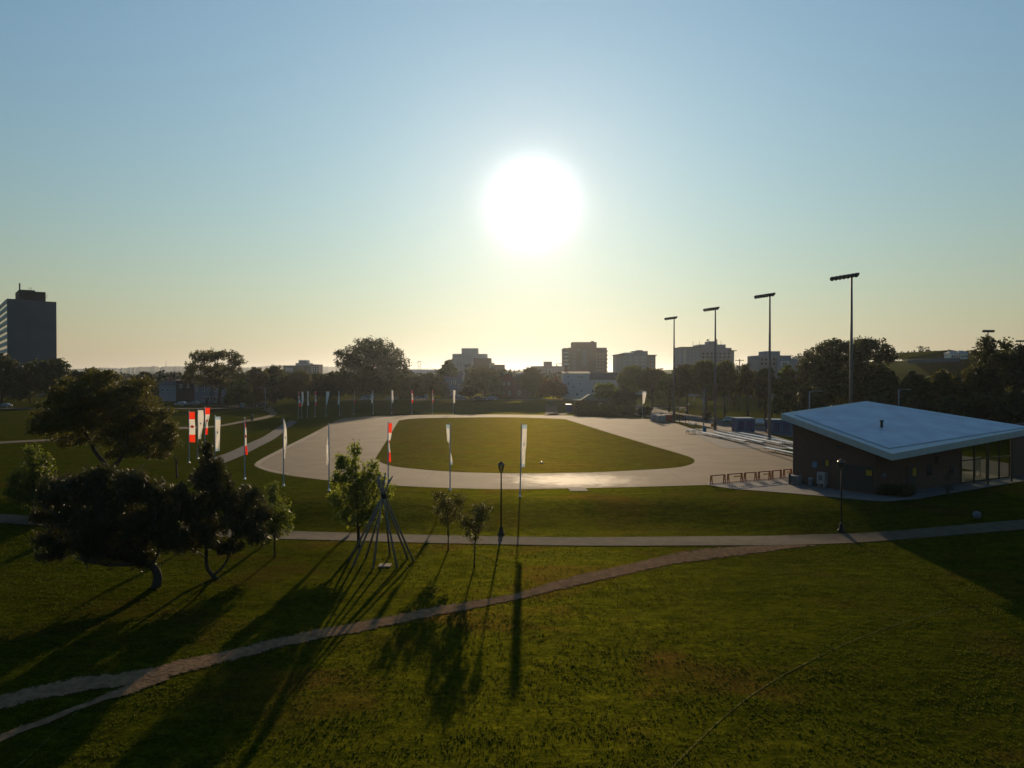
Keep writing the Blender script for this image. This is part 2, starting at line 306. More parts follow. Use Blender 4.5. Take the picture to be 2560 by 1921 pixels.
def roof_seams(m):
    t = m.node_tree; P = t.nodes['Principled BSDF']; co = t.nodes.new('ShaderNodeTexCoord'); mp = t.nodes.new('ShaderNodeMapping'); mp.inputs['Rotation'].default_value = (0, 0, -math.atan2(0.515, 0.857)); t.links.new(co.outputs['Object'], mp.inputs[0])
    b = t.nodes.new('ShaderNodeTexBrick'); b.inputs['Scale'].default_value = 1.0; b.inputs['Brick Width'].default_value = 7.0; b.inputs['Row Height'].default_value = 1.6; b.inputs['Mortar Size'].default_value = 0.035; b.inputs['Mortar Smooth'].default_value = 0.5
    b.inputs['Color1'].default_value = (1, 1, 1, 1); b.inputs['Color2'].default_value = (0.93, 0.94, 0.95, 1); b.inputs['Mortar'].default_value = (0.78, 0.80, 0.82, 1); t.links.new(mp.outputs[0], b.inputs['Vector'])
    mm = t.nodes.new('ShaderNodeMix'); mm.data_type = 'RGBA'; mm.blend_type = 'MULTIPLY'; mm.inputs[0].default_value = 1.0
    s_ = P.inputs['Base Color'].links[0].from_socket; t.links.new(s_, mm.inputs[6]); t.links.new(b.outputs['Color'], mm.inputs[7]); t.links.new(mm.outputs[2], P.inputs['Base Color'])
roof_seams(M_roofm)
M_fascia = pm('fascia_metal', (0.40, 0.46, 0.47), (0.34, 0.40, 0.41), 1.5, 0.45, metal=0.1)
M_glass = pm('window_glass', (0.03, 0.035, 0.045), (0.02, 0.025, 0.03), 1, 0.08, spec=0.6)
M_paleglass = pm('pale_window_glass', (0.30, 0.33, 0.36), (0.22, 0.25, 0.28), 0.4, 0.15, spec=0.6)
def clear_glass():
    m = bpy.data.materials.new('clear_glass'); m.use_nodes = True; t = m.node_tree; t.nodes.remove(t.nodes['Principled BSDF'])
    a = t.nodes.new('ShaderNodeBsdfTransparent'); a.inputs[0].default_value = (0.55, 0.60, 0.50, 1); g = t.nodes.new('ShaderNodeBsdfGlossy'); g.inputs['Roughness'].default_value = 0.03
    x = t.nodes.new('ShaderNodeMixShader'); fr = t.nodes.new('ShaderNodeFresnel'); fr.inputs[0].default_value = 1.45
    t.links.new(fr.outputs[0], x.inputs[0]); t.links.new(a.outputs[0], x.inputs[1]); t.links.new(g.outputs[0], x.inputs[2]); t.links.new(x.outputs[0], t.nodes['Material Output'].inputs[0]); return m
M_clear = clear_glass()
M_frame = pm('dark_frame', (0.03, 0.03, 0.028), None, 3, 0.5)
M_white = pm('white_paint', (0.75, 0.75, 0.73), (0.66, 0.66, 0.64), 2, 0.6)
M_yellow = pm('yellow_paint', (0.50, 0.33, 0.02), (0.40, 0.26, 0.015), 4, 0.6, trans=0.25, tcol=(0.6, 0.36, 0.02))
M_red = pm('barricade_red', (0.30, 0.035, 0.02), (0.22, 0.03, 0.02), 5, 0.6)
M_blue = pm('shed_blue', (0.04, 0.055, 0.14), (0.03, 0.042, 0.11), 2, 0.7, spec=0.2)
M_lblue = pm('pale_blue_paint', (0.10, 0.21, 0.31), (0.08, 0.17, 0.26), 3, 0.7, spec=0.2)
M_alu = pm('bench_aluminium', (0.80, 0.78, 0.74), (0.70, 0.68, 0.64), 2, 0.4, metal=0.0, spec=0.6)
M_wood = pm('weathered_wood', (0.17, 0.16, 0.15), (0.11, 0.10, 0.095), 5, 0.85, 0.2, 20, stretch=(6, 6, 1))
M_stone = pm('pale_stone', (0.13, 0.145, 0.17), (0.10, 0.11, 0.13), 4, 0.85, 0.2)
M_orange = pm('orange_plastic', (0.75, 0.25, 0.02), None, 4, 0.5)
M_screen = pm('teal_metal', (0.09, 0.15, 0.14), (0.07, 0.12, 0.11), 2, 0.95, spec=0.05)
def flat(name, c, rough=0.85): return pm(name, c, tuple(k * 0.85 for k in c), 0.15, rough)

# ---------------------------------------------------------------- ground
def axis(segs):
    out = []
    for a, b, n in segs: out += list(np.linspace(a, b, n, endpoint=False))
    out.append(segs[-1][1]); return np.array(out)
def geo(a, b, n): return list(np.geomspace(a, b, n))
xs = np.array([-x for x in geo(110, 4700, 26)][::-1] + list(np.arange(-108, 110, 1.5)) + geo(111, 4700, 34))
ys = np.array(list(np.arange(-60, 15, 15.0)) + list(np.arange(15, 84, 0.9)) + list(np.arange(84, 230, 6.0)) + list(np.arange(230, 252, 1.2)) + list(np.arange(252, 520, 8.0)) + geo(525, 4900, 22))
XX, YY = np.meshgrid(xs, ys); ZZ = terrain(XX, YY)
V = np.stack([XX, YY, ZZ], -1).reshape(-1, 3); nx, ny = len(xs), len(ys)
F = [(j * nx + i, j * nx + i + 1, (j + 1) * nx + i + 1, (j + 1) * nx + i) for j in range(ny - 1) for i in range(nx - 1)]
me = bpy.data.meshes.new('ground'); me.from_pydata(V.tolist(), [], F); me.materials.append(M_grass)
me.polygons.foreach_set('use_smooth', [True] * len(me.polygons)); me.update()
tag(link('ground', me), kind='structure')

def catmull(P, n=8, closed=False):
    P = [Vector(p) for p in P]; out = []; m = len(P)
    for i in range(m if closed else m - 1):
        p0 = P[(i - 1) % m] if closed else P[max(i - 1, 0)]; p1 = P[i]; p2 = P[(i + 1) % m]; p3 = P[(i + 2) % m] if closed else P[min(i + 2, m - 1)]
        for k in range(n):
            t = k / n
            out.append(0.5 * ((2 * p1) + (-p0 + p2) * t + (2 * p0 - 5 * p1 + 4 * p2 - p3) * t * t + (-p0 + 3 * p1 - 3 * p2 + p3) * t ** 3))
    if not closed: out.append(P[-1])
    return out
def flat_poly(name, pix, z, m, n=5):
    pts = [gnd(*p) for p in pix]; pts = catmull([(p.x, p.y, 0) for p in pts], n, True)
    me = bpy.data.meshes.new(name)
    from mathutils.geometry import tessellate_polygon
    tri = tessellate_polygon([[Vector((p.x, p.y, 0)) for p in pts]])
    me.from_pydata([(p.x, p.y, z) for p in pts], [], [tuple(t) for t in tri]); me.materials.append(m); me.update()
    import bmesh
    bm = bmesh.new(); bm.from_mesh(me); bmesh.ops.recalc_face_normals(bm, faces=bm.faces)
    if bm.faces[0].normal.z < 0: bmesh.ops.reverse_faces(bm, faces=bm.faces)
    bm.to_mesh(me); bm.free()
    return tag(link(name, me), kind='structure')
outer = [(669, 1179), (643, 1169), (636, 1162), (650, 1150), (706, 1121), (779, 1085), (848, 1049.5), (880, 1045), (929, 1041), (1016, 1038.4), (1161, 1037), (1280, 1037), (1439, 1040), (1482, 1043), (1569, 1045), (1656, 1052), (1714, 1066), (1749, 1079), (1864, 1108), (1920, 1122), (1990, 1140), (2050, 1160), (2040, 1195), (1983, 1205), (1850, 1210), (1769, 1213), (1569, 1218.5), (1400, 1222), (1280, 1223.5), (1132, 1221), (976, 1213.6), (825, 1202), (715, 1188)]
flat_poly('oval_track', outer, 0.012, M_oval)
inner = [(1280, 1183.7), (1132, 1180), (1002, 1169), (958, 1159), (943, 1149), (941, 1143), (973, 1092), (996, 1054), (1003, 1051), (1045, 1046.5), (1161, 1044.5), (1280, 1044), (1400, 1048), (1427, 1053), (1511, 1079), (1627, 1114), (1702, 1136), (1730, 1146), (1736, 1154), (1725, 1162), (1685, 1170), (1569, 1177.5), (1453, 1182)]
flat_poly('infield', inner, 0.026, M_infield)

STRIPS = {}
def drape(name, left, right, m, off=0.03, n=8, cross=6, rag=0.0, seed=1, kind='structure'):
    """strip between two pixel-space edges, laid on the terrain"""
    A = catmull([gnd(*p) for p in left], n); B = catmull([gnd(*p) for p in right], n); STRIPS[name] = (A, B); vs = []; r = random.Random(seed)
    wob = lambda i, ph: rag * (0.9 * math.sin(i * 0.13 + ph) + 0.7 * math.sin(i * 0.37 + ph * 2) * math.sin(i * 0.071) + 0.45 * math.sin(i * 1.3 + 3 * math.sin(i * 0.21)) + 0.8 * r.uniform(-1, 1) * r.random()) / 1.6
    for i, (a, b) in enumerate(zip(A, B)):
        d = (b - a).normalized(); a2 = a - d * wob(i, seed); b2 = b + d * wob(i, seed + 2)
        for k in range(cross + 1):
            q = a2.lerp(b2, k / cross); vs.append((q.x, q.y, th(q.x, q.y) + off))
    fs = [(i * (cross + 1) + k, i * (cross + 1) + k + 1, (i + 1) * (cross + 1) + k + 1, (i + 1) * (cross + 1) + k) for i in range(len(A) - 1) for k in range(cross)]
    me = bpy.data.meshes.new(name); me.from_pydata(vs, [], fs); me.materials.append(m)
    me.polygons.foreach_set('use_smooth', [True] * len(me.polygons)); me.update()
    uvl = me.uv_layers.new(name='across'); uvl.data.foreach_set('uv', [c for l in me.loops for c in ((l.vertex_index % (cross + 1)) / cross, (l.vertex_index // (cross + 1)) * 0.1)])
    nrm_up = sum(p.normal.z for p in me.polygons)
    if nrm_up < 0: me.flip_normals()
    return tag(link(name, me), kind=kind)
# paved path across the lawn
drape('lawn_path', [(-220, 1276), (0, 1286), (200, 1301), (450, 1318), (727, 1329), (1000, 1337), (1280, 1343), (1600, 1344), (1920, 1341), (2100, 1336), (2224, 1329), (2400, 1314), (2560, 1300), (2760, 1283)],
      [(-220, 1298), (0, 1309), (200, 1323), (450, 1340), (727, 1349.5), (1000, 1357), (1280, 1363), (1600, 1366), (1920, 1365), (2100, 1360), (2224, 1352), (2400, 1338), (2560, 1324.5), (2760, 1306)], M_asph, 0.04, 10)
# trodden short cut and its fork
drape('dirt_path', [(-160, 1768), (0, 1738), (174, 1697), (347, 1676), (463, 1648), (579, 1624), (752, 1582), (926, 1550), (1100, 1515), (1280, 1486), (1425, 1443), (1569, 1411), (1685, 1383), (1772, 1371), (1860, 1366.5)],
      [(-160, 1815), (0, 1777), (174, 1738), (347, 1712), (463, 1684), (579, 1655), (752, 1609), (926, 1577), (1100, 1540), (1280, 1504), (1425, 1470), (1569, 1438), (1685, 1413), (1850, 1391), (2060, 1364)], M_dirt, 0.03, 60, rag=0.10, seed=3)
drape('dirt_path_fork', [(-140, 1905), (0, 1838), (116, 1795), (231, 1750), (330, 1708), (400, 1684)], [(-140, 1925), (0, 1858), (116, 1812), (231, 1765), (345, 1731), (425, 1700)], M_dirt, 0.036, 50, rag=0.05, seed=5)
drape('chalk_line', [(1655, 1960), (1700, 1895), (1860, 1750), (2030, 1648), (2200, 1575), (2380, 1520)], [(1663, 1960), (1708, 1895), (1866, 1751), (2034, 1650), (2203, 1577), (2382, 1522)], M_chalk, 0.012, 8, 1, rag=0.02)
drape('chalk_line', [(20, 1935), (100, 1865), (203, 1768), (225, 1745)], [(27, 1935), (106, 1865), (207, 1770), (229, 1747)], M_chalk, 0.012, 8, 1, rag=0.02)
# pale border of the oval, slab and apron by the pavilion
drape('oval_border', [(790, 1080), (706, 1121.5), (651, 1150), (638, 1162), (645, 1169.5), (669, 1178), (720, 1188)], [(802, 1081), (722, 1121), (668, 1149), (652, 1161), (656, 1167), (678, 1175), (722, 1184)], M_border, 0.03, 6, 1)
drape('entry_slab', [(1418, 1220), (1426, 1229)], [(1462, 1220), (1471, 1229)], M_border, 0.05, 2, 1)
drape('pavilion_apron', [(1769, 1206), (1860, 1204), (1983, 1190), (2100, 1180), (2300, 1180), (2700, 1180)], [(1769, 1214), (1835, 1223.5), (1920, 1230), (2050, 1241), (2192, 1254), (2296, 1249), (2700, 1223)], M_pave, 0.045, 8, 8)
drape('cable_strip', [(1983, 1209), (2010, 1219), (2045, 1238)], [(1988, 1208), (2016, 1218), (2054, 1238)], M_border, 0.09, 4, 1)
# paths and roads further off
drape('far_path', [(380, 1082), (430, 1070), (500, 1067), (546, 1064), (610, 1052), (660, 1042), (675, 1036), (668, 1030), (630, 1022), (560, 1016), (440, 1014)],
      [(380, 1087), (430, 1076), (500, 1072), (546, 1068), (612, 1057), (668, 1046.5), (692, 1037), (684, 1028), (635, 1018), (560, 1013), (440, 1011.5)], M_asph, 0.05, 6, 3)
drape('park_path', [(-60, 1108), (80, 1101), (210, 1095), (330, 1087), (430, 1076)], [(-60, 1114), (80, 1106), (210, 1100), (330, 1092), (430, 1081)], M_asph, 0.06, 6, 2)
drape('track_access', [(520, 1150), (570, 1133), (620, 1110), (660, 1092), (700, 1066), (725, 1052)], [(545, 1165), (600, 1143), (650, 1117), (690, 1096), (722, 1070), (745, 1055)], M_road, 0.055, 6, 3)
drape('berm_path', [(1375, 1034), (1362, 1022), (1368, 1009)], [(1425, 1034), (1400, 1022), (1392, 1009)], M_asph, 0.05, 6, 5)
def world_strip(name, pts, wid, m, off):
    mb = MB(); P = [Vector((a, b, 0)) for a, b in pts]; P = catmull(P, 8); prev = None
    for i, p in enumerate(P):
        t = (P[min(i + 1, len(P) - 1)] - P[max(i - 1, 0)]).normalized(); nn = Vector((-t.y, t.x, 0))
        cur = [p + nn * (wid * (k / 6 - 0.5)) for k in range(7)]
        cur = [(q.x, q.y, th(q.x, q.y) + off) for q in cur]
        if prev:
            for k in range(6): mb.add([prev[k], cur[k], cur[k + 1], prev[k + 1]], [(0, 3, 2, 1)])
        prev = cur
    o = mb.build(name, m); return tag(o, kind='structure')
world_strip('street', [(-420, 262), (-200, 262), (-80, 263), (0, 265), (60, 268)], 8, M_road, 0.08)
world_strip('side_street', [(58, 60), (57, 110), (52, 160), (48, 200), (44, 240), (42, 300), (40, 420), (40, 700)], 9, M_road, 0.07)
world_strip('side_pavement', [(46, 148), (43, 178), (38.5, 205), (35, 230), (30, 262), (30, 420)], 4.5, M_border, 0.09)
world_strip('bleacher_apron', [(39, 118), (41, 145), (43, 162)], 14, M_pave, 0.035)

# ---------------------------------------------------------------- tufts standing up in the near lawn
def tufts():
    n = 60000; y = 21.5 + 42 * rng.random(n) ** 1.15; x = (rng.random(n) * 2 - 1) * (0.70 * y + 1.5)
    dens = np.sin(x * 0.9 + 2 * np.sin(y * 0.35)) * np.sin(y * 1.3 + 1.7 * np.sin(x * 0.27)) + 0.5 * np.sin(x * 3.1 + y * 1.1) * np.sin(y * 2.7)
    keep = rng.random(n) < np.clip(0.55 + 0.45 * dens, 0.08, 1)
    for nm, mg in (('lawn_path', 0.1), ('dirt_path', -0.15), ('dirt_path_fork', -0.1)):
        A, B = STRIPS[nm]; A = np.array([tuple(p) for p in A])[::3, :2]; B = np.array([tuple(p) for p in B])[::3, :2]; k = min(len(A), len(B)); M_ = (A[:k] + B[:k]) / 2; Hw = np.linalg.norm(A[:k] - B[:k], axis=1) / 2
        for i in range(k):
            i2 = min(i + 1, k - 1); seg = M_[i2] - M_[i]; L2 = (seg ** 2).sum() + 1e-9; t_ = np.clip(((x - M_[i, 0]) * seg[0] + (y - M_[i, 1]) * seg[1]) / L2, 0, 1)
            d = np.hypot(x - M_[i, 0] - t_ * seg[0], y - M_[i, 1] - t_ * seg[1]); keep &= d > min(Hw[i], 1.6) * 0.8 + mg
    x, y = x[keep], y[keep]; z = terrain(x, y); n = len(x); C = np.repeat(np.stack([x, y, z], 1), 3, axis=0); m = len(C)
    C[:, :2] += rng.normal(size=(m, 2)) * 0.035; a = rng.random(m) * 2 * np.pi; hgt = 0.035 + 0.05 * rng.random(m); wd = 0.012 + 0.014 * rng.random(m)
    u = np.stack([np.cos(a), np.sin(a), 0 * a], 1) * wd[:, None]; up = np.stack([rng.normal(size=m) * 0.35 * hgt, rng.normal(size=m) * 0.35 * hgt, hgt], 1)
    V = np.stack([C - u, C + u, C + u * 0.35 + up, C - u * 0.35 + up], 1).reshape(-1, 3); V[:, 2] -= 0.004
    tag(link('grass_tufts', quads_mesh('grass_tufts', V, M_tuft)), kind='stuff')
M_tuft = pm('grass_blades', (0.030, 0.042, 0.006), (0.060, 0.068, 0.009), 0.35, 0.8, trans=0.45, tcol=(0.085, 0.092, 0.010), spec=0.1, detail=5)
tufts()

# ---------------------------------------------------------------- trees
def leaves(centres, radii, per, size, elong=0.6, up=0.0, flat_=1.0):
    """leaf quads scattered round cluster centres"""
    C = np.repeat(centres, per, axis=0); Rr = np.repeat(radii, per)
    n = len(C); d = rng.normal(size=(n, 3)); d /= np.linalg.norm(d, axis=1)[:, None]
    rr = rng.random(n) ** 0.5
    off = d * (Rr * rr)[:, None]; off[:, 2] *= flat_
    P = C + off
    u = rng.normal(size=(n, 3)) + d * 0.8; u[:, 2] += up; u /= np.linalg.norm(u, axis=1)[:, None]
    a = rng.normal(size=(n, 3)); v = np.cross(u, a); v /= np.linalg.norm(v, axis=1)[:, None] + 1e-9
    s = size * (0.6 + 0.8 * rng.random(n)); u = u * s[:, None]; v = v * (s * elong)[:, None]
    return np.stack([P - u, P - v * 0.9 + u * 0.1, P + u, P + v * 0.9 + u * 0.1], 1).reshape(-1, 3)
def clusters(blobs, dens, rc, shell=0.45):
    cs = []; rs = []
    for (c, r) in blobs:
        k = max(3, int(dens * (r[0] * r[1] + r[0] * r[2] + r[1] * r[2]) / (rc * rc)))
        d = rng.normal(size=(k, 3)); d /= np.linalg.norm(d, axis=1)[:, None]
        rad = shell + (1 - shell) * rng.random(k) ** 0.7
        cs.append(np.array(c) + d * rad[:, None] * np.array(r)); rs.append(rc * (0.6 + 0.8 * rng.random(k)))
    return np.concatenate(cs), np.concatenate(rs)
def wiggle(a, b, n=5, amp=0.08, sag=0.0):
    a = Vector(a); b = Vector(b); Ln = (b - a).length; out = []
    for i in range(n + 1):
        t = i / n; p = a.lerp(b, t) + Vector((0, 0, sag * Ln * math.sin(math.pi * t)))
        if 0 < i < n: p += Vector([random.uniform(-1, 1) * amp * Ln for _ in range(3)])
        out.append(p)
    return out
def px_tree(label, depth, base_px, blobs, trunk, mat, r0, leaf=0.10, rc=0.5, dens=1.0, per=30, limbs=(), name='tree', cat='tree', group=None, elong=0.6, up=0.0, nbr=28, yspread=0.9, shell=0.4, twig=0.35, flat_=1.0, rzs=1.0):
    """a tree at a known distance; its limbs and crown lobes are measured off the photo and given real depth"""
    bx = (base_px - 1280) / FPX * depth; bz = th(bx, depth); o = thing(name, label, cat, (bx, depth, bz), 0, group); O = Vector((bx, depth, bz))
    W = lambda p, dy=0.0: at(p[0], p[1], depth) + Vector((0, dy, 0)) - O
    BL = []
    for b in blobs:
        c = W((b[0], b[1]), b[4] if len(b) > 4 else random.uniform(-0.35, 0.35) * b[2] / FPX * depth)
        rx = b[2] / FPX * depth; rz = b[3] / FPX * depth * rzs; BL.append(((c.x, c.y, c.z), (rx, rx * yspread, rz)))
    cs, rs = clusters(BL, dens, rc, shell)
    LV = leaves(cs, rs, per, leaf, elong, up, flat_)
    mb = MB(); lines = []
    for k, st in enumerate([trunk] + list(limbs)):
        P = [W((p[0], p[1]), p[2] if len(p) > 2 else 0.0) for p in st]
        if k == 0: P[0] = Vector((0, 0, -0.15))
        P = catmull(P, 4); m = len(P); r = r0 if k == 0 else r0 * 0.55
        mb.tube(P, [r * (1.25 if (i == 0 and k == 0) else 1) * (1 - 0.8 * i / (m - 1)) for i in range(m)], 8)
        lines.append([(p, r * (1 - 0.8 * i / (m - 1))) for i, p in enumerate(P)])
    nodes = [q for ln in lines for q in ln[len(ln) // 4:]]
    idx = rng.permutation(len(cs))[:nbr]
    for i in idx:
        c = Vector(cs[i]); cand = sorted(nodes, key=lambda q: (q[0] - c).length + (3 if q[0].z > c.z else 0))[:3]; s_, r_ = random.choice(cand)
        mb.tube(wiggle(s_, c, 5, 0.05, 0.05), [max(0.012, min(r_ * 0.5, r0 * twig) * (1 - 0.85 * t / 5)) for t in range(6)], 5, False)
    mb.build('trunk', M_bark, o, True)
    link('crown', quads_mesh('crown', LV, mat), o)
    return o
G_sap = 'young trees beside the lawn path'
px_tree('broad many-stemmed tree spreading behind the dark pines', 84, 277,
        [(180, 1100, 45, 14), (270, 1095, 40, 18), (330, 1085, 60, 25), (420, 1085, 28, 30), (110, 1040, 35, 16), (290, 1135, 30, 10), (250, 985, 70, 28), (160, 1020, 65, 30), (335, 1010, 80, 32), (250, 1015, 95, 30), (135, 1068, 55, 18), (200, 1055, 60, 22), (300, 1060, 75, 25), (390, 1055, 50, 30), (405, 1105, 45, 22), (345, 1120, 55, 12), (245, 945, 50, 18), (100, 1075, 30, 10), (395, 1140, 35, 8), (180, 975, 50, 22), (330, 965, 45, 18)],
        [(277, 1200), (275, 1180), (262, 1160), (235, 1125), (222, 1095), (185, 1060), (140, 1045)], M_leaf[1], 0.36, 0.13, 0.55, 2.3, 30,
        limbs=[[(235, 1125), (228, 1090), (235, 1040, 1), (240, 990, 2)], [(268, 1175), (290, 1145, 1), (283, 1090, 2), (275, 1040, 2)], [(275, 1180), (310, 1150, -1), (330, 1110, -1), (345, 1060, -2), (395, 1030, -2)], [(283, 1110, 1), (330, 1095, 2), (400, 1090, 3)], [(185, 1060), (120, 1070, -1), (75, 1085, -1)]],
        name='spreading_tree', nbr=90, shell=0.3, twig=0.3, flat_=0.75, rzs=1.35)
px_tree('leafy young tree at the far left of the lawn', 62, 87,
        [(72, 1190, 38, 42), (55, 1240, 38, 30), (105, 1205, 35, 40), (78, 1140, 20, 28), (118, 1150, 14, 26), (40, 1215, 22, 30), (110, 1250, 35, 28)],
        [(87, 1330), (86, 1270), (82, 1200), (80, 1140)], M_leaf[0], 0.10, 0.11, 0.40, 2.0, 28, name='young_tree', group=G_sap, nbr=22)
PB = dict(leaf=0.15, elong=0.22, up=0.55)
px_tree('wide leaning pine with a thick bent trunk', 46.3, 385,
        [(440, 1235, 30, 30), (330, 1195, 40, 24), (420, 1350, 40, 30), (250, 1340, 60, 30), (135, 1385, 35, 14), (200, 1225, 75, 42), (290, 1225, 85, 42), (160, 1290, 60, 40), (375, 1240, 55, 40), (270, 1300, 110, 50), (370, 1320, 75, 48), (125, 1345, 48, 18), (410, 1290, 42, 42), (290, 1375, 85, 32), (180, 1360, 65, 22), (130, 1230, 40, 38), (340, 1400, 50, 22), (240, 1190, 45, 22), (100, 1290, 25, 20)],
        [(385, 1474), (394, 1450), (390, 1428), (372, 1405), (340, 1370), (300, 1310), (260, 1250), (235, 1210)], M_leaf[5], 0.30, rc=0.36, dens=2.2, per=44,
        limbs=[[(340, 1370), (250, 1350, 1), (150, 1345, 1.5)], [(345, 1372), (395, 1320, -1), (410, 1270, -1)], [(300, 1310), (200, 1290, -1), (130, 1260, -1)], [(372, 1405), (300, 1400, -1.2), (220, 1380, -1.5)]], name='pine_tree', nbr=60, shell=0.25, **PB)
px_tree('pointed dark pine with twin curved stems', 48.3, 545,
        [(519, 1125, 16, 26), (524, 1165, 36, 28), (530, 1210, 55, 35), (570, 1255, 65, 40), (490, 1270, 50, 42), (632, 1245, 24, 26), (600, 1305, 62, 38), (510, 1325, 60, 36), (448, 1250, 30, 42), (655, 1290, 22, 28), (560, 1365, 45, 16), (640, 1340, 28, 22), (470, 1360, 35, 18)],
        [(560, 1457), (532, 1440), (516, 1410), (519, 1340), (524, 1250), (520, 1120)], M_leaf[5], 0.17, rc=0.32, dens=2.1, per=42,
        limbs=[[(532, 1440), (560, 1410, .3), (572, 1350, .5), (582, 1260, .5)], [(520, 1340), (470, 1290, -.6), (450, 1240, -.8)], [(572, 1350, .5), (630, 1300, .8), (655, 1270, .8)]], name='pine_tree', nbr=55, shell=0.25, **PB)
px_tree('slender young tree right of the pointed pine', 53.4, 685,
        [(683, 1225, 18, 26), (688, 1270, 36, 34), (668, 1305, 30, 26), (712, 1300, 26, 24), (690, 1325, 32, 18)], [(685, 1398), (686, 1330), (688, 1270), (684, 1215)], M_leaf[0], 0.07, 0.09, 0.33, 2.0, 26, name='young_tree', group=G_sap, nbr=22)
px_tree('tall bright young tree directly left of the bare pole frame', 56, 896,
        [(886, 1125, 13, 28), (872, 1165, 30, 28), (850, 1155, 12, 24), (925, 1170, 20, 24), (895, 1210, 48, 36), (948, 1215, 18, 34), (865, 1245, 42, 28), (920, 1260, 40, 32), (880, 1290, 40, 22), (848, 1195, 18, 18), (970, 1225, 10, 22), (935, 1290, 22, 16)],
        [(896, 1372), (895, 1300), (890, 1200), (886, 1105)], M_leaf[2], 0.13, 0.105, 0.36, 2.2, 28, name='young_tree', group=G_sap, nbr=40, up=0.3)
px_tree('small thin-crowned tree, left of the pair by the lamp post', 55.4, 1120,
        [(1095, 1238, 20, 18), (1122, 1255, 32, 24), (1100, 1275, 26, 20), (1135, 1285, 26, 18), (1150, 1255, 18, 20), (1118, 1300, 24, 12)], [(1120, 1378), (1120, 1300), (1112, 1240)], M_leaf[1], 0.055, 0.08, 0.34, 1.7, 22, name='young_tree', group=G_sap, nbr=24, shell=0.2)
px_tree('small thin-crowned tree, right of the pair by the lamp post', 51, 1185,
        [(1192, 1285, 30, 26), (1168, 1305, 24, 22), (1214, 1278, 20, 22), (1190, 1318, 26, 16), (1192, 1348, 14, 10), (1170, 1335, 14, 10)], [(1185, 1420), (1188, 1340), (1191, 1270)], M_leaf[1], 0.055, 0.08, 0.32, 1.8, 22, name='young_tree', group=G_sap, nbr=24, shell=0.2)
# bare forked sapling between the spreading tree and the pointed pine
bp = Vector(((442 - 1280) / FPX * 84, 84, 0)); bp.z = th(bp.x, bp.y)
mb = MB(); W = lambda a, b: at(a, b, 84) - bp
mb.tube([(0, 0, -0.1), W(441, 1180), W(441, 1160), W(436, 1137)], [0.13, 0.11, 0.10, 0.05], 7); mb.tube([W(441, 1163), W(444, 1152), W(447, 1138)], [0.09, 0.07, 0.04], 7)
tag(mb.build('bare_sapling', M_bark, None, True, loc=bp), 'bare forked dead sapling standing left of the pointed pine', 'sapling')

def far_tree(px0, px1, top, depth, mi, label, bottom=0.22, base_px=None, name='tree', open_=0.0, group='trees along the far edge of the park', per=26, yoff=0.0):
    x0 = (px0 - 1280) / FPX * depth; x1 = (px1 - 1280) / FPX * depth; xc = (x0 + x1) / 2
    bx = xc if base_px is None else (base_px - 1280) / FPX * depth
    bz = th(bx, depth); zt = at(px0, top, depth).z - bz; w_ = (x1 - x0) / 2; o = thing(name, label, 'tree', (bx, depth, bz), 0, group)
    zb = zt * bottom; hc = zt - zb; BL = [((xc - bx, 0, zb + hc * 0.55), (w_ * 0.72, w_ * 0.6, hc * 0.42))]
    k = random.randint(8, 11)
    for i in range(k):
        a = 2 * math.pi * i / k + random.uniform(-.3, .3); t = random.uniform(0.2, 0.82)
        rr = w_ * (0.62 if t < 0.6 else 0.42) * (1 - open_ * 0.1); rb = w_ * random.uniform(0.26, 0.42)
        BL.append(((xc - bx + math.cos(a) * rr, math.sin(a) * rr * 0.8, zb + hc * t), (rb, rb, min(rb, hc * 0.28) * 0.9)))
    BL.append(((xc - bx + random.uniform(-.15, .15) * w_, 0, zt - hc * 0.17), (w_ * 0.38, w_ * 0.38, hc * 0.17)))
    rc = max(0.55, w_ * (0.14 if not open_ else 0.10)); cs, rs = clusters(BL, 1.55 - open_ * 0.85, rc, 0.4 - 0.2 * open_)
    LV = leaves(cs, rs, per, 0.19 + depth * 0.0006, 0.7, 0.1, 0.8)
    mb = MB(); r0 = 0.12 + zt * 0.016; T = [(0, 0, -0.3), (random.uniform(-.1, .1) * zt * .1, 0, zb), (random.uniform(-.2, .2) * w_, 0, zb + hc * 0.35), (xc - bx, 0, zb + hc * 0.7)]
    T = catmull(T, 3); mb.tube(T, [r0 * (1 - 0.8 * i / (len(T) - 1)) for i in range(len(T))], 7)
    for i in rng.permutation(len(cs))[:16 + int(16 * open_)]:
        c = Vector(cs[i]); s_ = T[random.randint(3, 7)]
        mb.tube(wiggle(s_, c, 4, 0.06, 0.08), [r0 * 0.38 * (1 - 0.8 * t / 4) for t in range(5)], 4, False)
    mb.build('trunk', M_bark, o, True); link('crown', quads_mesh('crown', LV, M_leaf[mi]), o); return o
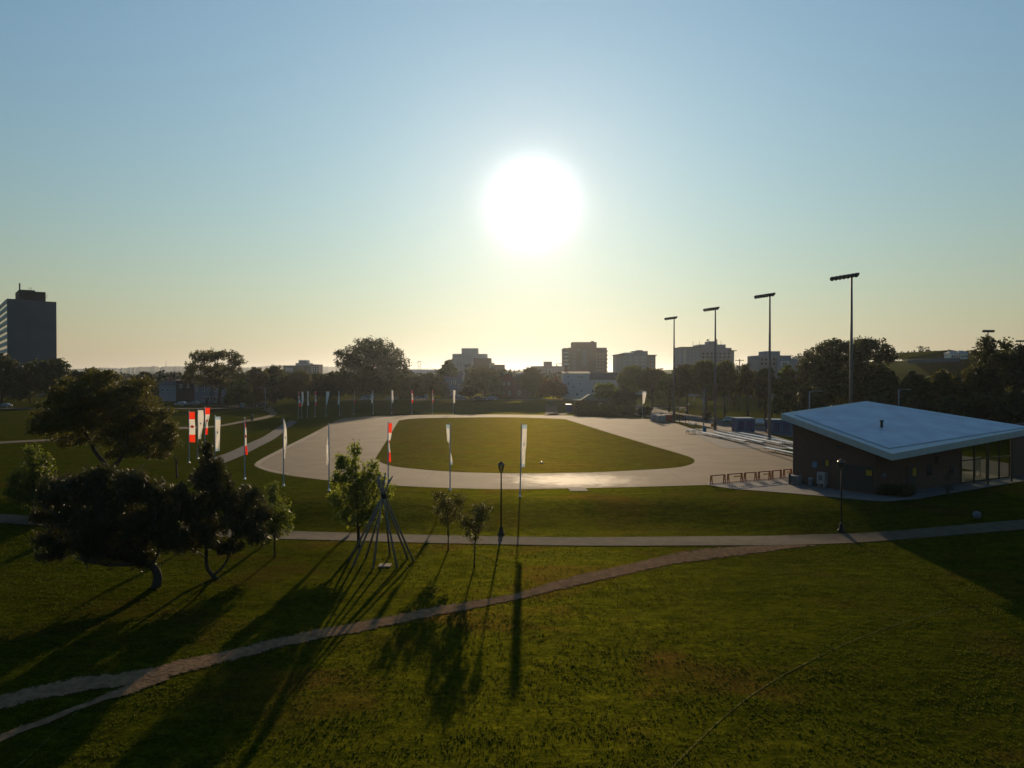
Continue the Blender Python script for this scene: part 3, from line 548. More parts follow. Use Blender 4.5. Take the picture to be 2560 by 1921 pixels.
FT = [(-60, 66, 884, 286, 3, 'dark tree cut by the left frame edge below the concrete tower'), (36, 118, 906, 296, 3, 'dark low tree directly under the concrete tower'),
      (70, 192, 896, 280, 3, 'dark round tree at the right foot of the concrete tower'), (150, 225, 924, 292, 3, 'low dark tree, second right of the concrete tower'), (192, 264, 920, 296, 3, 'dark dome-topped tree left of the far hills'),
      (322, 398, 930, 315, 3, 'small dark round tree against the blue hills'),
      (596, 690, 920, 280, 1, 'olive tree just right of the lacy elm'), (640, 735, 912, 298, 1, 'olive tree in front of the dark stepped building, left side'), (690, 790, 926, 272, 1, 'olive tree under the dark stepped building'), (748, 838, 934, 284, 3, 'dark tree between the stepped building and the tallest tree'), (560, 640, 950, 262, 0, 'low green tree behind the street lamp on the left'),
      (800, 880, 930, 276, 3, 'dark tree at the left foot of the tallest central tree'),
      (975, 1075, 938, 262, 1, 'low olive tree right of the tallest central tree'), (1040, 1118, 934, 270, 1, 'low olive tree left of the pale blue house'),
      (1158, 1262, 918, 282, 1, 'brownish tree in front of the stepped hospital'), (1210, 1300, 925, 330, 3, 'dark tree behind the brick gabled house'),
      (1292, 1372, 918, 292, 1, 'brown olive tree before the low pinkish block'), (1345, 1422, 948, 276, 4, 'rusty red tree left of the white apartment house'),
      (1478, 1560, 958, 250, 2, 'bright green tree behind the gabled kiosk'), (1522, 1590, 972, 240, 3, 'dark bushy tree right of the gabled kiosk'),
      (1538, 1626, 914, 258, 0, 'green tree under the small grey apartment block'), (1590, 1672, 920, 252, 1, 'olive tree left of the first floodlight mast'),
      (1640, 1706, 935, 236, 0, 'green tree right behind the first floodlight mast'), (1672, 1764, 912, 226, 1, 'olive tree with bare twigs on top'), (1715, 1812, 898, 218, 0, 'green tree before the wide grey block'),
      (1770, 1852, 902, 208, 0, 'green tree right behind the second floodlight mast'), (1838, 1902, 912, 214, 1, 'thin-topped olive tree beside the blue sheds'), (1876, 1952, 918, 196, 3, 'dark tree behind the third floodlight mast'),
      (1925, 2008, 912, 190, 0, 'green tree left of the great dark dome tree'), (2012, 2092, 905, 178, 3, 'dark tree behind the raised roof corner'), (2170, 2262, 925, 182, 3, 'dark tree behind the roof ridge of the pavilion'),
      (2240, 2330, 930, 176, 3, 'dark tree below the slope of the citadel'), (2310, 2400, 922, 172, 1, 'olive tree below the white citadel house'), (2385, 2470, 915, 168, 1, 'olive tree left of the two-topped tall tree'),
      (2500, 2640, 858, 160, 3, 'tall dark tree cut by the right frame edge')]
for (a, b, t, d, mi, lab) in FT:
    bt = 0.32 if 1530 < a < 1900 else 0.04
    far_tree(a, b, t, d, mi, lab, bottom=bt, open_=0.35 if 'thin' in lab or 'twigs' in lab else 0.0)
EX = [(-30, 40, 925, 310), (225, 300, 940, 305), (290, 345, 950, 320), (380, 420, 962, 325), (660, 712, 938, 268), (712, 770, 942, 262), (770, 835, 938, 268), (1000, 1050, 950, 284), (1085, 1125, 958, 288), (1150, 1200, 945, 274), (1215, 1250, 940, 276), (1280, 1318, 950, 300), (1318, 1360, 945, 305), (1395, 1432, 958, 300), (1540, 1600, 940, 300), (1600, 1665, 938, 300), (1665, 1730, 930, 300), (1730, 1800, 925, 290), (1800, 1870, 925, 280), (1870, 1930, 930, 260), (1930, 1990, 935, 250), (1985, 2040, 930, 230), (2235, 2300, 945, 215), (2290, 2370, 940, 225), (2360, 2440, 935, 215)]
side_ = lambda a: 'left' if a < 900 else ('middle' if a < 1500 else 'right')
for i_, (a, b, t, d) in enumerate(EX):
    k_ = sum(1 for e in EX[:i_ + 1] if side_(e[0]) == side_(a))
    far_tree(a, b, t, d, (3, 1, 3, 0)[i_ % 4], ['', 'first', 'second', 'third', 'fourth', 'fifth', 'sixth', 'seventh', 'eighth', 'ninth', 'tenth', 'eleventh', 'twelfth'][k_] + ' from the left of the half-hidden back trees, ' + side_(a) + ' stretch', bottom=0.02, group='half-hidden trees behind the far tree line')
# the shaped, larger ones
px_tree('lacy vase-shaped elm with sky through its crown', 270, 548,
        [(500, 895, 38, 16), (545, 888, 45, 14), (590, 900, 28, 16), (475, 920, 22, 14), (520, 925, 45, 18), (575, 930, 40, 20), (480, 945, 28, 14), (530, 955, 40, 14), (600, 950, 20, 20), (560, 960, 35, 12)],
        [(548, 1011), (550, 980), (552, 955), (545, 925), (530, 890)], M_leaf[1], 0.6, 0.30, 0.9, 1.35, 24, limbs=[[(552, 955), (575, 925, 2), (592, 895, 3)], [(550, 965), (520, 935, -2), (490, 905, -3)], [(550, 960), (555, 920, -4), (560, 885, -5)], [(550, 975), (590, 950, 3), (605, 930, 4)]],
        name='elm_tree', nbr=70, shell=0.15, group='trees along the far edge of the park')
px_tree('tallest rounded dark tree in the middle of the far tree line', 268, 935,
        [(935, 868, 55, 24), (900, 890, 55, 30), (975, 895, 45, 32), (930, 920, 85, 32), (1000, 925, 25, 24), (875, 905, 35, 22), (850, 885, 16, 7), (925, 965, 90, 30), (860, 960, 45, 28), (985, 965, 38, 24), (835, 960, 25, 20)],
        [(935, 1006), (935, 975), (932, 930), (938, 880)], M_leaf[3], 0.7, 0.32, 1.15, 1.8, 26, name='maple_tree', nbr=50, shell=0.35, group='trees along the far edge of the park')
far_tree(1096, 1146, 899, 300, 0, 'narrow upright tree left of the hospital', 0.12)
px_tree('great dark dome-shaped tree left above the pavilion roof', 188, 2130,
        [(2050, 905, 60, 35), (2120, 880, 70, 30), (2185, 875, 45, 28), (2215, 895, 30, 18), (2110, 930, 110, 40), (2200, 935, 40, 30), (2040, 950, 60, 35), (2120, 980, 110, 35), (2200, 980, 50, 30), (2165, 858, 28, 10), (2085, 868, 45, 14), (2015, 925, 25, 22)],
        [(2130, 1060), (2128, 1010), (2120, 950), (2130, 890)], M_leaf[3], 0.6, 0.28, 0.95, 1.8, 26, limbs=[[(2128, 1010), (2180, 950, 1), (2200, 895, 1)], [(2128, 1010), (2070, 950, -1), (2050, 905, -1)]], name='maple_tree', nbr=50, shell=0.35, group='trees along the far edge of the park')
px_tree('tall tree with two pointed tops at the right', 165, 2490,
        [(2470, 858, 26, 18), (2512, 862, 18, 16), (2480, 890, 42, 22), (2530, 900, 40, 22), (2500, 935, 65, 30), (2490, 985, 70, 35), (2550, 950, 45, 40), (2450, 940, 30, 30)],
        [(2490, 1070), (2490, 1010), (2485, 930), (2475, 860)], M_leaf[3], 0.5, 0.26, 0.85, 1.8, 26, name='maple_tree', nbr=40, shell=0.35, group='trees along the far edge of the park')
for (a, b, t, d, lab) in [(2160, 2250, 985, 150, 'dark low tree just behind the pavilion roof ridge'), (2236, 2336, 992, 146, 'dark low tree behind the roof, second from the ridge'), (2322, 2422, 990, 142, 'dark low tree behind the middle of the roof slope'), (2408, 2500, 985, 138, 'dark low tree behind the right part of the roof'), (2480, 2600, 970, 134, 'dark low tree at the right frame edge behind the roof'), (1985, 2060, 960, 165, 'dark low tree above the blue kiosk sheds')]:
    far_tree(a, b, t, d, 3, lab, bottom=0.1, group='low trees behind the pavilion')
# shrubs
def shrub(px, row, wpx, hpx, mi, label, leaf=0.12, per=26, group=None):
    g = gnd(px, row); d = g.y; w_ = wpx / FPX * d / 2; h_ = hpx / FPX * d; o = thing('shrub', label, 'shrub', g, 0, group)
    BL = [((random.uniform(-.6, .6) * w_, random.uniform(-.4, .4) * w_, h_ * random.uniform(.35, .6)), (w_ * .5, w_ * .45, h_ * .4)) for _ in range(7)]
    cs, rs = clusters(BL, 1.3, max(0.25, h_ * 0.18), 0.2); link('foliage', quads_mesh('foliage', leaves(cs, rs, per, leaf, 0.7), M_leaf[mi]), o)
    mb = MB()
    for i in range(6): mb.tube(wiggle((random.uniform(-.2, .2) * w_, 0, -.05), cs[random.randrange(len(cs))], 3, .05), [0.03, 0.025, 0.02, 0.01], 5, False)
    mb.build('stems', M_bark, o); return o
for (px, row, wp, hp, lab) in [(1446, 1036, 50, 36, 'dark shrub left of the gabled kiosk'), (1484, 1038, 56, 30, 'dark shrub in front of the gabled kiosk'), (1525, 1040, 60, 34, 'dark shrub right of the gabled kiosk'), (1568, 1041, 60, 30, 'dark spreading shrub, second right of the kiosk'), (1612, 1040, 46, 26, 'rightmost dark shrub beside the kiosk')]:
    shrub(px, row, wp, hp, 3, lab, 0.2, group='shrubs round the kiosk')
shrub(2242, 1240, 96, 30, 3, 'low dark bush in the bed at the pavilion corner', 0.09)
shrub(1768, 1052, 26, 26, 3, 'dark bush beside the gooseneck lamp', 0.16)
shrub(1690, 1050, 34, 16, 1, 'low clipped bush behind the picnic tables', 0.16)
for i, px in enumerate([1432, 1395, 1335, 1300, 1190, 1065, 1000]): pass
px_tree('thin sapling planted at the edge of the pavilion pavement', 71, 2372, [(2370, 1190, 10, 14), (2368, 1215, 14, 12), (2374, 1228, 14, 10)], [(2372, 1245), (2371, 1215), (2370, 1182)], M_leaf[3], 0.025, 0.06, 0.2, 0.8, 12, name='sapling', nbr=8)

# distant woodland between the far houses, and the blue ridge beyond
cs = []; rs = []
for i in range(900):
    y = random.uniform(380, 950); x = random.uniform(-0.72, 0.9) * y
    if x > 100 and y < 640: continue
    z0 = th(x, y); hgt = random.uniform(7, 12)
    for k in range(9): cs.append((x + random.gauss(0, 3), y + random.gauss(0, 3), z0 + hgt * random.uniform(0.3, 0.95))); rs.append(2.2)
link_o = link('distant_woodland', quads_mesh('distant_woodland', leaves(np.array(cs), np.array(rs), 12, 0.9, 0.8), M_woods)); tag(link_o, kind='stuff')
def ridge(name, Y, prof, thick, m, seed):
    mb = MB(); r = random.Random(seed); P = []
    for (a, ra), (b, rb) in zip(prof[:-1], prof[1:]):
        k = max(2, int((b - a) / 5))
        for i in range(k): t = i / k; P.append((a + (b - a) * t, ra + (rb - ra) * t + r.uniform(-0.7, 0.7)))
    P.append(prof[-1]); vs = []; fs = []
    for px, row in P:
        q = at(px, row, Y); s_ = thick / Y
        for t, zz in ((-0.9, 2), (-0.5, 0.6), (-0.2, 0.92), (0, 1.0), (0.3, .8), (1, 0.0)):
            z = q.z * zz if t != -0.9 else -3
            if t == -0.5: z = q.z * 0.6
            vs.append((q.x * (1 + t * s_), Y + t * thick, z if t < 1 else -3))
    for i in range(len(P) - 1):
        for k in range(5): fs.append((i * 6 + k, (i + 1) * 6 + k, (i + 1) * 6 + k + 1, i * 6 + k + 1))
    me = bpy.data.meshes.new(name); me.from_pydata(vs, [], fs); me.materials.append(m); me.update()
    return tag(link(name, me), kind='structure')
M_hill = pm('hill_forest', (0.035, 0.05, 0.025), (0.055, 0.065, 0.035), 0.01, 0.95)
ridge('hills', 3200, [(-500, 925), (0, 925), (180, 923), (235, 921), (250, 919), (300, 921), (340, 918), (392, 916), (400, 919), (412, 916), (455, 916), (520, 917), (620, 919), (700, 913), (760, 915), (830, 917), (900, 918), (1000, 922), (1100, 922), (1200, 926), (1320, 928), (1500, 930), (1800, 930), (2300, 930), (3000, 925)], 500, M_hill, 4)
mb = MB(); q = at(415, 916, 3200); mb.tube([(0, 0, -20), (0, 0, 22)], [1.6, 0.6], 4)
tag(mb.build('radio_mast', M_mast, None, loc=q), 'thin radio mast standing on the blue ridge', 'mast')

# ---------------------------------------------------------------- buildings
def bld(name, label, depth, boxes, cat='building', rz=0.0, wins=(), extra=None, base=0.0, parts=()):
    """boxes: (px0, px1, top row, thickness m, front offset m, material, part name)"""
    pxc = sum(b[0] + b[1] for b in boxes) / (2 * len(boxes)); bx = (pxc - 1280) / FPX * depth
    o = thing(name, label, cat, (bx, depth, base), 0)
    X = lambda px: (px - 1280) / FPX * depth - bx
    Zr = lambda row: at(1280, row, depth).z - base
    for (a, b, t, th_, fo, m, pn) in boxes:
        z1 = Zr(t); z0 = -1.0
        if isinstance(pn, tuple): pn, br = pn; z0 = Zr(br)
        mb = MB(); mb.box(((X(a) + X(b)) / 2, fo + th_ / 2, (z0 + z1) / 2), (X(b) - X(a), th_, z1 - z0)); mb.build(pn, m, o)
    for (a, b, r0, r1, nc, nr, wf, hf, fo, m) in wins:
        cw = (X(b) - X(a)) / nc; ch = (Zr(r0) - Zr(r1)) / nr
        mb = MB(); mb.box((0, 0, 0), (cw * wf, 0.12, ch * hf)); first = mb.build('window', m, o)
        for i in range(nc):
            for j in range(nr):
                w_ = first if (i == 0 and j == 0) else first.copy()
                if w_ is not first: COL.objects.link(w_); w_.parent = o
                w_.location = (X(a) + cw * (i + .5), fo - 0.03, Zr(r1) + ch * (j + .5))
    return o, X, Zr
C_conc = flat('tower_concrete', (0.095, 0.115, 0.13)); C_band = flat('pale_concrete_band', (0.62, 0.60, 0.55)); C_dark = flat('penthouse_dark', (0.035, 0.03, 0.03)); C_grey = flat('grey_cladding', (0.22, 0.22, 0.24))
C_brown = flat('brown_cladding', (0.13, 0.085, 0.075)); C_rose = flat('rose_block', (0.26, 0.19, 0.18)); C_blue = flat('blue_grey_cladding', (0.20, 0.24, 0.29)); C_slate = flat('slate_roof', (0.05, 0.05, 0.055)); C_white = flat('white_clapboard', (0.55, 0.55, 0.56)); C_lgrey = flat('light_grey_clad', (0.34, 0.34, 0.35)); C_gb = flat('grey_blue_clapboard', (0.16, 0.19, 0.23))
# concrete slab tower, corner towards the camera
Cx, Cy = (19 - 1280) / FPX * 370, 370.0; zt = at(19, 747, 370).z
to = thing('apartment_tower', 'tall concrete slab tower with banded windows at the left edge', 'building', (Cx, Cy, 0), math.atan2(0.6, 0.8))
mb = MB(); mb.box((3.5, 40, zt / 2 - .5), (7.0, 80, zt + 1)); mb.box((14.0, 40, zt / 2 - .7), (12.6, 79.6, zt + .6)); mb.box((8.9, 40.2, zt / 2 - .6), (3.8, 79.6, zt + .8)); mb.build('wall', C_conc, to)
for k in range(14):
    z = zt - 1.0 - k * 3.33; mb = MB(); mb.box((-0.15, 40, z - 0.1), (0.3, 79.8, 1.75)); mb.build('balcony_band', C_band, to)
    mb = MB(); mb.box((-0.04, 40, z - 1.75), (0.08, 79.6, 1.5)); mb.build('window_band', M_glass, to)
mb = MB(); mb.box((6.5 + 4.2, 14, zt + 2.2), (11.0, 20, 4.4)); mb.box((8.5, 14, zt + 4.7), (6.6, 20, 0.6)); mb.build('penthouse', C_dark, to)
mb = MB(); mb.tube([(5.6, 6, zt + 4.9), (5.6, 6, zt + 8.2)], 0.35, 8); mb.build('flue', C_conc, to)
for pts_ in ([(9.5, 6, zt + 4.9), (9.5, 6, zt + 6.6)], [(10.4, 6, zt + 4.9), (10.4, 6, zt + 6.6)], [(16.3, 6, zt + 1.5), (16.9, 6, zt + 2.0), (16.9, 6, zt + 3.6)]): mb = MB(); mb.tube(pts_, 0.09, 5); mb.build('aerial', M_mast, to)

bld('office_block', 'dark stepped office block above the olive trees, left of centre', 600, [(708, 776, 914, 20, 0, flat('dark_green_clad', (0.06, 0.075, 0.075)), 'wing'), (737, 770, 908, 14, 2, C_blue, 'upper_storey'), (743, 764, 900.5, 8, 4, C_blue, 'penthouse'), (776, 797, 911.5, 14, -1, flat('plum_clad', (0.12, 0.07, 0.075)), 'stair_tower')],
    wins=[(778, 796, 915, 935, 3, 4, .45, .5, -1.05, M_white), (712, 734, 917, 932, 1, 1, .9, .7, 0, C_lgrey), (761, 767, 917, 928, 1, 1, .9, .9, 0, C_dark)])
o, X, Zr = bld('hospital_building', 'pale stepped hospital block with a square top, centre', 450, [(1131, 1217, 885, 22, 0, C_lgrey, 'main_block'), (1153, 1194, 870.5, 12, 3, C_lgrey, 'top_block'), (1185, 1228, 896, 16, -3, C_brown, 'brick_block'), (1164, 1262, 912.5, 14, -6, C_brown, 'low_wing'), (1224, 1236, 908, 10, -7, C_rose, 'link_block')],
    wins=[(1135, 1152, 887, 895, 3, 1, .5, .5, 0, M_paleglass), (1140, 1165, 905, 945, 3, 3, .4, .8, 0, M_paleglass), (1196, 1215, 888, 894, 2, 1, .6, .4, 0, M_paleglass), (1226, 1234, 915, 930, 1, 2, .8, .5, -7, M_paleglass), (1168, 1222, 918, 935, 6, 2, .4, .5, -6, M_paleglass)])
mb = MB(); mb.prism([(X(1125), 0), (X(1131), 0), (X(1131), 20), (X(1125), 20)], -1, lambda x, y: Zr(896) if x > X(1128) else Zr(902)); mb.build('sloped_side', C_grey, o)
bld('low_block', 'low rosy flat-roofed block left of the brown tower', 520, [(1328, 1412, 915.5, 20, 0, C_rose, 'wall'), (1360, 1381, 904, 8, 3, C_rose, 'lift_housing')], wins=[(1332, 1408, 920, 934, 9, 2, .5, .45, 0, M_paleglass)])
o, X, Zr = bld('brown_tower', 'brown apartment tower with white balcony bands on its left side', 430, [(1422, 1517, 869.5, 18, 0, C_brown, 'wall'), (1409, 1422, 870.5, 16, 0.6, C_brown, 'side_wall'), (1432, 1493, 855, 12, 3, C_brown, 'penthouse'), (1480, 1487, 852.5, 4, 4, C_brown, 'vent_box')],
    wins=[(1410, 1422, 877.5, 925, 1, 5, .98, .45, 0.55, C_band), (1432, 1440, 880, 925, 1, 5, .8, .6, 0, C_grey), (1456, 1467, 875, 915, 1, 5, .8, .8, 0, C_blue), (1488, 1512, 882, 930, 3, 6, .5, .5, 0, C_rose), (1444, 1450, 872, 879, 1, 1, .9, .8, 0, M_paleglass)])
for k in range(6):
    r = 876 + k * 10; mb = MB(); mb.box((X(1518.2), 9, (Zr(r) + Zr(r + 5)) / 2), (0.5, 16, 1.2)); mb.build('balcony', C_brown, o)
o, X, Zr = bld('small_apartment_block', 'small grey apartment block with rows of pale windows and flat eaves', 400, [(1541, 1556, 888, 14, 0, C_grey, 'corner_bay'), (1556, 1618, 883, 16, 0.5, C_blue, 'wall'), (1618, 1639, 889, 14, 0.2, C_grey, 'right_bay'), (1585, 1622, 877.5, 10, 3, C_grey, 'penthouse'), (1596, 1610, 875, 6, 4, C_grey, 'lift_housing'), (1562, 1586, 881.2, 3, 3, M_alu, ('skylight', 882.8))],
    wins=[(1556, 1582, 890, 915, 2, 3, .55, .55, 0.45, M_paleglass), (1583, 1617, 890, 915, 2, 3, .7, .55, 0.45, M_paleglass), (1626, 1637, 892, 915, 1, 3, .7, .6, 0.15, M_paleglass)])
mb = MB(); mb.box(((X(1538) + X(1558)) / 2, 6, Zr(887.5)), (X(1558) - X(1538), 15, 0.35)); mb.box(((X(1616) + X(1641)) / 2, 6, Zr(888.5)), (X(1641) - X(1616), 15, 0.35)); mb.build('eaves', C_dark, o)
o, X, Zr = bld('wide_apartment_block', 'wide blue-grey apartment block with stepped top behind bare twigs', 380, [(1704, 1750, 869, 18, 0, C_blue, 'left_wing'), (1750, 1830, 870, 20, 1.0, C_grey, 'wall'), (1830, 1837, 877, 16, 1.2, C_blue, 'right_bay'), (1752, 1818, 861, 14, 3, C_grey, 'upper_storey'), (1778, 1800, 852.5, 8, 5, C_grey, 'lift_housing')],
    wins=[(1708, 1716, 874, 915, 1, 1, .9, 1, 0, C_lgrey), (1720, 1748, 876, 916, 3, 5, .5, .5, 0, M_paleglass), (1754, 1828, 880, 916, 7, 4, .45, .5, 0.95, M_glass)])
mb = MB(); mb.box(((X(1701) + X(1751)) / 2, 8, Zr(868.6)), (X(1751) - X(1701), 19, 0.3)); mb.box(((X(1822) + X(1841)) / 2, 8, Zr(877)), (X(1841) - X(1822), 17, 0.3)); mb.build('eaves', C_dark, o)
for px in (1779, 1783, 1797, 1801, 1742, 1758, 1813):
    mb = MB(); mb.tube([(X(px), 8, Zr(872)), (X(px), 8, Zr(846 if px in (1779, 1783, 1797, 1801) else 852))], 0.09, 4)
    if px in (1779, 1801): mb.box((X(px), 8, Zr(849)), (1.0, .4, .7))
    mb.build('aerial', M_mast, o)
o, X, Zr = bld('dark_flat_block', 'dark flat block with a white balcony frame right of the third mast', 340, [(1896, 1978, 889, 16, 0, C_grey, 'wall'), (1918, 1954, 878, 10, 2, C_blue, 'penthouse'), (1940, 1992, 897, 12, -2, C_blue, 'low_wing')], wins=[(1900, 1940, 894, 915, 4, 2, .5, .5, 0, M_glass)])
mb = MB(); 
for px in (1949, 1966): mb.box((X(px), -2.2, (Zr(905) + Zr(918)) / 2), (0.3, .3, Zr(905) - Zr(918)))
mb.box(((X(1949) + X(1966)) / 2, -2.2, Zr(905)), (X(1966) - X(1949), .3, .25)); mb.build('balcony_frame', M_white, o)
bld('long_shed', 'long pale flat warehouse roof below the suspension bridge', 700, [(1012, 1102, 925, 30, 0, flat('warehouse_pale', (0.38, 0.42, 0.46)), 'wall')])
# suspension bridge far off
q = at(1048, 903, 2300); bo = thing('suspension_bridge', 'far suspension bridge tower with sweeping cable', 'bridge', (q.x, 2300, 0))
zt = q.z; mb = MB(); mb.box((-3.2, 0, zt / 2), (1.6, 3, zt)); mb.box((3.2, 0, zt / 2), (1.6, 3, zt)); mb.box((0, 0, zt - 1), (8, 3, 2.5)); mb.box((0, 0, zt * 0.7), (7, 2, 1.2)); mb.build('tower', M_mast, bo)
mb = MB(); mb.tube([(3 + t * 11.5, t * 3, zt - (1 - (1 - t / 5) ** 1.6) * (zt - 27)) for t in range(6)], 0.5, 4); mb.tube([(-3 - t * 6, 0, zt - t * 9) for t in range(4)], 0.5, 4); mb.build('cable', M_mast, bo)
# rooftop crane
q = at(1362 + 30, 912, 900)
co = thing('tower_crane', 'faint tower crane jib above the low rosy block', 'crane', (q.x, 900, 0)); mb = MB(); mb.box((0, 0, q.z / 2), (1.2, 1.2, q.z)); mb.build('mast', M_mast, co)
mb = MB(); mb.box((5, 0, q.z + 1), (16, .8, .8), ry=-0.05); mb.build('jib', M_mast, co)

def house(px0, px1, eave, ridge_, depth, label, wall, roofm, wins, base_row=None, gable_front=False, chimney=None, door=None, dep=9, name='house', group=None, over=0.3):
    xc = ((px0 + px1) / 2 - 1280) / FPX * depth; bz = th(xc, depth); o = thing(name, label, 'house', (xc, depth, bz), 0, group)
    hw = (px1 - px0) / 2 / FPX * depth; ze = at(1280, eave, depth).z - bz; zr = at(1280, ridge_, depth).z - bz
    X = lambda px: (px - 1280) / FPX * depth - xc; Zr = lambda row: at(1280, row, depth).z - bz
    mb = MB()
    if gable_front:
        mb.add([(-hw, 0, -.5), (hw, 0, -.5), (hw, 0, ze), (0, 0, zr), (-hw, 0, ze), (-hw, dep, -.5), (hw, dep, -.5), (hw, dep, ze), (0, dep, zr), (-hw, dep, ze)], [(0, 1, 2, 3, 4), (9, 8, 7, 6, 5), (0, 5, 6, 1), (1, 6, 7, 2), (4, 9, 5, 0)]); mb.build('wall', wall, o)
        for s_ in (-1, 1):
            mb = MB(); a = Vector((s_ * (hw + over), -over, ze - over * (zr - ze) / hw)); b = Vector((0, -over, zr + .02)); D = Vector((0, dep + 2 * over, 0)); U = Vector((0, 0, .25))
            mb.add([a, b, b + D, a + D, a + U, b + U, b + D + U, a + D + U], [(0, 1, 2, 3), (4, 7, 6, 5), (0, 4, 5, 1), (3, 2, 6, 7), (0, 3, 7, 4), (1, 5, 6, 2)]); rf = mb.build('roof', roofm, o)
    else:
        mb.box((0, dep / 2, (ze - .5) / 2), (2 * hw, dep, ze + .5)); mb.build('wall', wall, o)
        mb = MB(); e = over; y2 = dep / 2
        mb.add([(-hw - e, -e, ze), (hw + e, -e, ze), (hw + e, dep + e, ze), (-hw - e, dep + e, ze), (-hw - e, y2, zr), (hw + e, y2, zr)], [(3, 2, 1, 0), (0, 1, 5, 4), (2, 3, 4, 5), (1, 2, 5), (3, 0, 4)]); rf = mb.build('roof', roofm, o)
    for (px, row, wp, hp) in wins:
        mb = MB(); wm = wp / FPX * depth; hm = hp / FPX * depth
        mb.box((X(px), -.04, Zr(row)), (wm + .25, .08, hm + .25)); wf = mb.build('window', M_white, o)
        mb = MB(); mb.box((X(px), -.1, Zr(row)), (wm, .06, hm)); mb.build('pane', M_glass, wf)
    if door:
        mb = MB(); mb.box((X(door), -.05, 1.0), (1.0, .1, 2.1)); mb.build('door', M_frame, o)
    if chimney:
        for c in chimney:
            mb = MB(); mb.box((X(c), dep / 2, zr + .3), (.9, .9, 2.4)); mb.box((X(c), dep / 2, zr + 1.55), (1.1, 1.1, .2)); mb.build('chimney', M_rbrick, rf)
    return o
house(486, 526, 966, 958, 298, 'grey clapboard terrace house with door left of the elm trunk', C_gb, C_slate, [(492, 975, 3, 7), (509, 974, 4, 8), (536 - 14, 974, 3, 7), (508, 996, 4, 8), (522, 996, 4, 8)], door=519 - 2)
house(527, 563, 962, 952, 300, 'blue-grey terrace house behind the elm trunk', C_blue, C_slate, [(538, 974, 4, 8), (537, 998, 5, 10), (556, 972, 3, 8), (556, 997, 4, 9)], door=546)
house(564, 602, 956, 950, 302, 'dark terrace house with a wide ground-floor window', C_grey, C_slate, [(581, 970, 5, 9), (586, 994, 9, 9), (571, 994, 3, 8)], door=597)
house(603, 650, 958, 950, 304, 'brown terrace house right of the terrace row', C_brown, C_slate, [(612, 975, 4, 8), (636, 975, 4, 8), (632, 996, 5, 8)], door=615)
house(398, 442, 963, 953, 312, 'grey house with a chimney left of the dark brick house', C_lgrey, C_slate, [(406, 975, 4, 6), (420, 976, 4, 6)], chimney=[414])
house(440, 486, 952, 948, 306, 'dark brick flat-roofed house with tall chimney', C_dark, C_dark, [(452, 966, 4, 7), (470, 966, 4, 7)], chimney=[455])
house(1110, 1156, 945, 934, 296, 'pale blue two-storey house left of the brownish tree', C_blue, flat('rose_roof', (0.20, 0.14, 0.13)), [(1117, 957, 3, 6), (1126, 957, 3, 6), (1137, 957, 3, 6), (1117, 980, 3, 7), (1130, 980, 3, 7), (1148, 965, 3, 7), (1148, 985, 3, 7)])
house(1243, 1292, 950, 935, 286, 'red brick house with steep front gable', M_rbrick, C_slate, [(1260, 960, 2.5, 5), (1272, 960, 2.5, 5), (1258, 984, 3, 7), (1274, 984, 3, 7)], gable_front=True)
house(1292, 1336, 946, 936, 292, 'low brown brick house right of the gable house', C_brown, C_slate, [(1302, 958, 3, 5), (1316, 958, 3, 5), (1298, 982, 4, 7)])
house(1408, 1474, 934, 929, 280, 'big white apartment house with small square windows', C_white, C_slate, [(1420, 942, 3, 5), (1447, 943, 4, 4), (1454, 943, 4, 4), (1421, 960, 3, 5), (1450, 960, 3, 5), (1454, 978, 3, 6), (1420, 984, 3, 6), (1434, 968, 3, 5), (1443, 986, 4, 7)], chimney=[1418])
house(1474, 1546, 950, 932, 284, 'long white house with broad dark roof', C_white, C_slate, [(1486, 960, 3, 7), (1508, 960, 3, 6), (1524, 960, 3, 6), (1482, 978, 4, 7), (1500, 978, 3, 7)])
house(1000, 1046, 975, 962, 292, 'dark low house behind the olive trees', C_dark, C_slate, [(1010, 985, 4, 6), (1030, 985, 4, 6)])
# gabled kiosk by the oval
ko = house(1438, 1520, 1001, 999, 236, 'low kiosk with teal canopy and small front gable among shrubs', C_slate, M_screen, [(1450, 1012, 5, 6), (1500, 1012, 5, 6)], name='kiosk', dep=6, over=0.8)
mb = MB(); D = 236; kx = (1479 - 1280) / FPX * D; K = lambda a, b, dy: (at(a, b, D).x - kx, dy, at(a, b, D).z - th(kx, D))
mb.add([K(1452, 1000, -1.6), K(1474, 986, -1.6), K(1498, 1000, -1.6), K(1452, 1000, 4), K(1474, 986, 4), K(1498, 1000, 4)], [(0, 2, 1), (0, 1, 4, 3), (1, 2, 5, 4), (2, 0, 3, 5), (3, 4, 5)]); mb.build('front_gable', M_screen, ko)
mb = MB()
for px in (1441, 1455, 1497, 1516): mb.tube([K(px, 1001, -0.7), (K(px, 1001, 0)[0], -0.7, -0.1)], 0.1, 6)
mb.build('posts', M_frame, ko)
q = gnd(1423, 1010); bx_ = thing('ticket_booth', 'small purple-grey booth with white roof edge, left of the kiosk', 'booth', (at(1423, 1000, 236).x, 236, th(at(1423, 1000, 236).x, 236)))
mb = MB(); mb.box((0, 0, 1.1), (1.8, 1.6, 2.2)); mb.build('wall', M_blue, bx_); mb = MB(); mb.box((0, 0, 2.3), (2.1, 1.9, .18)); mb.build('roof', M_alu, bx_)

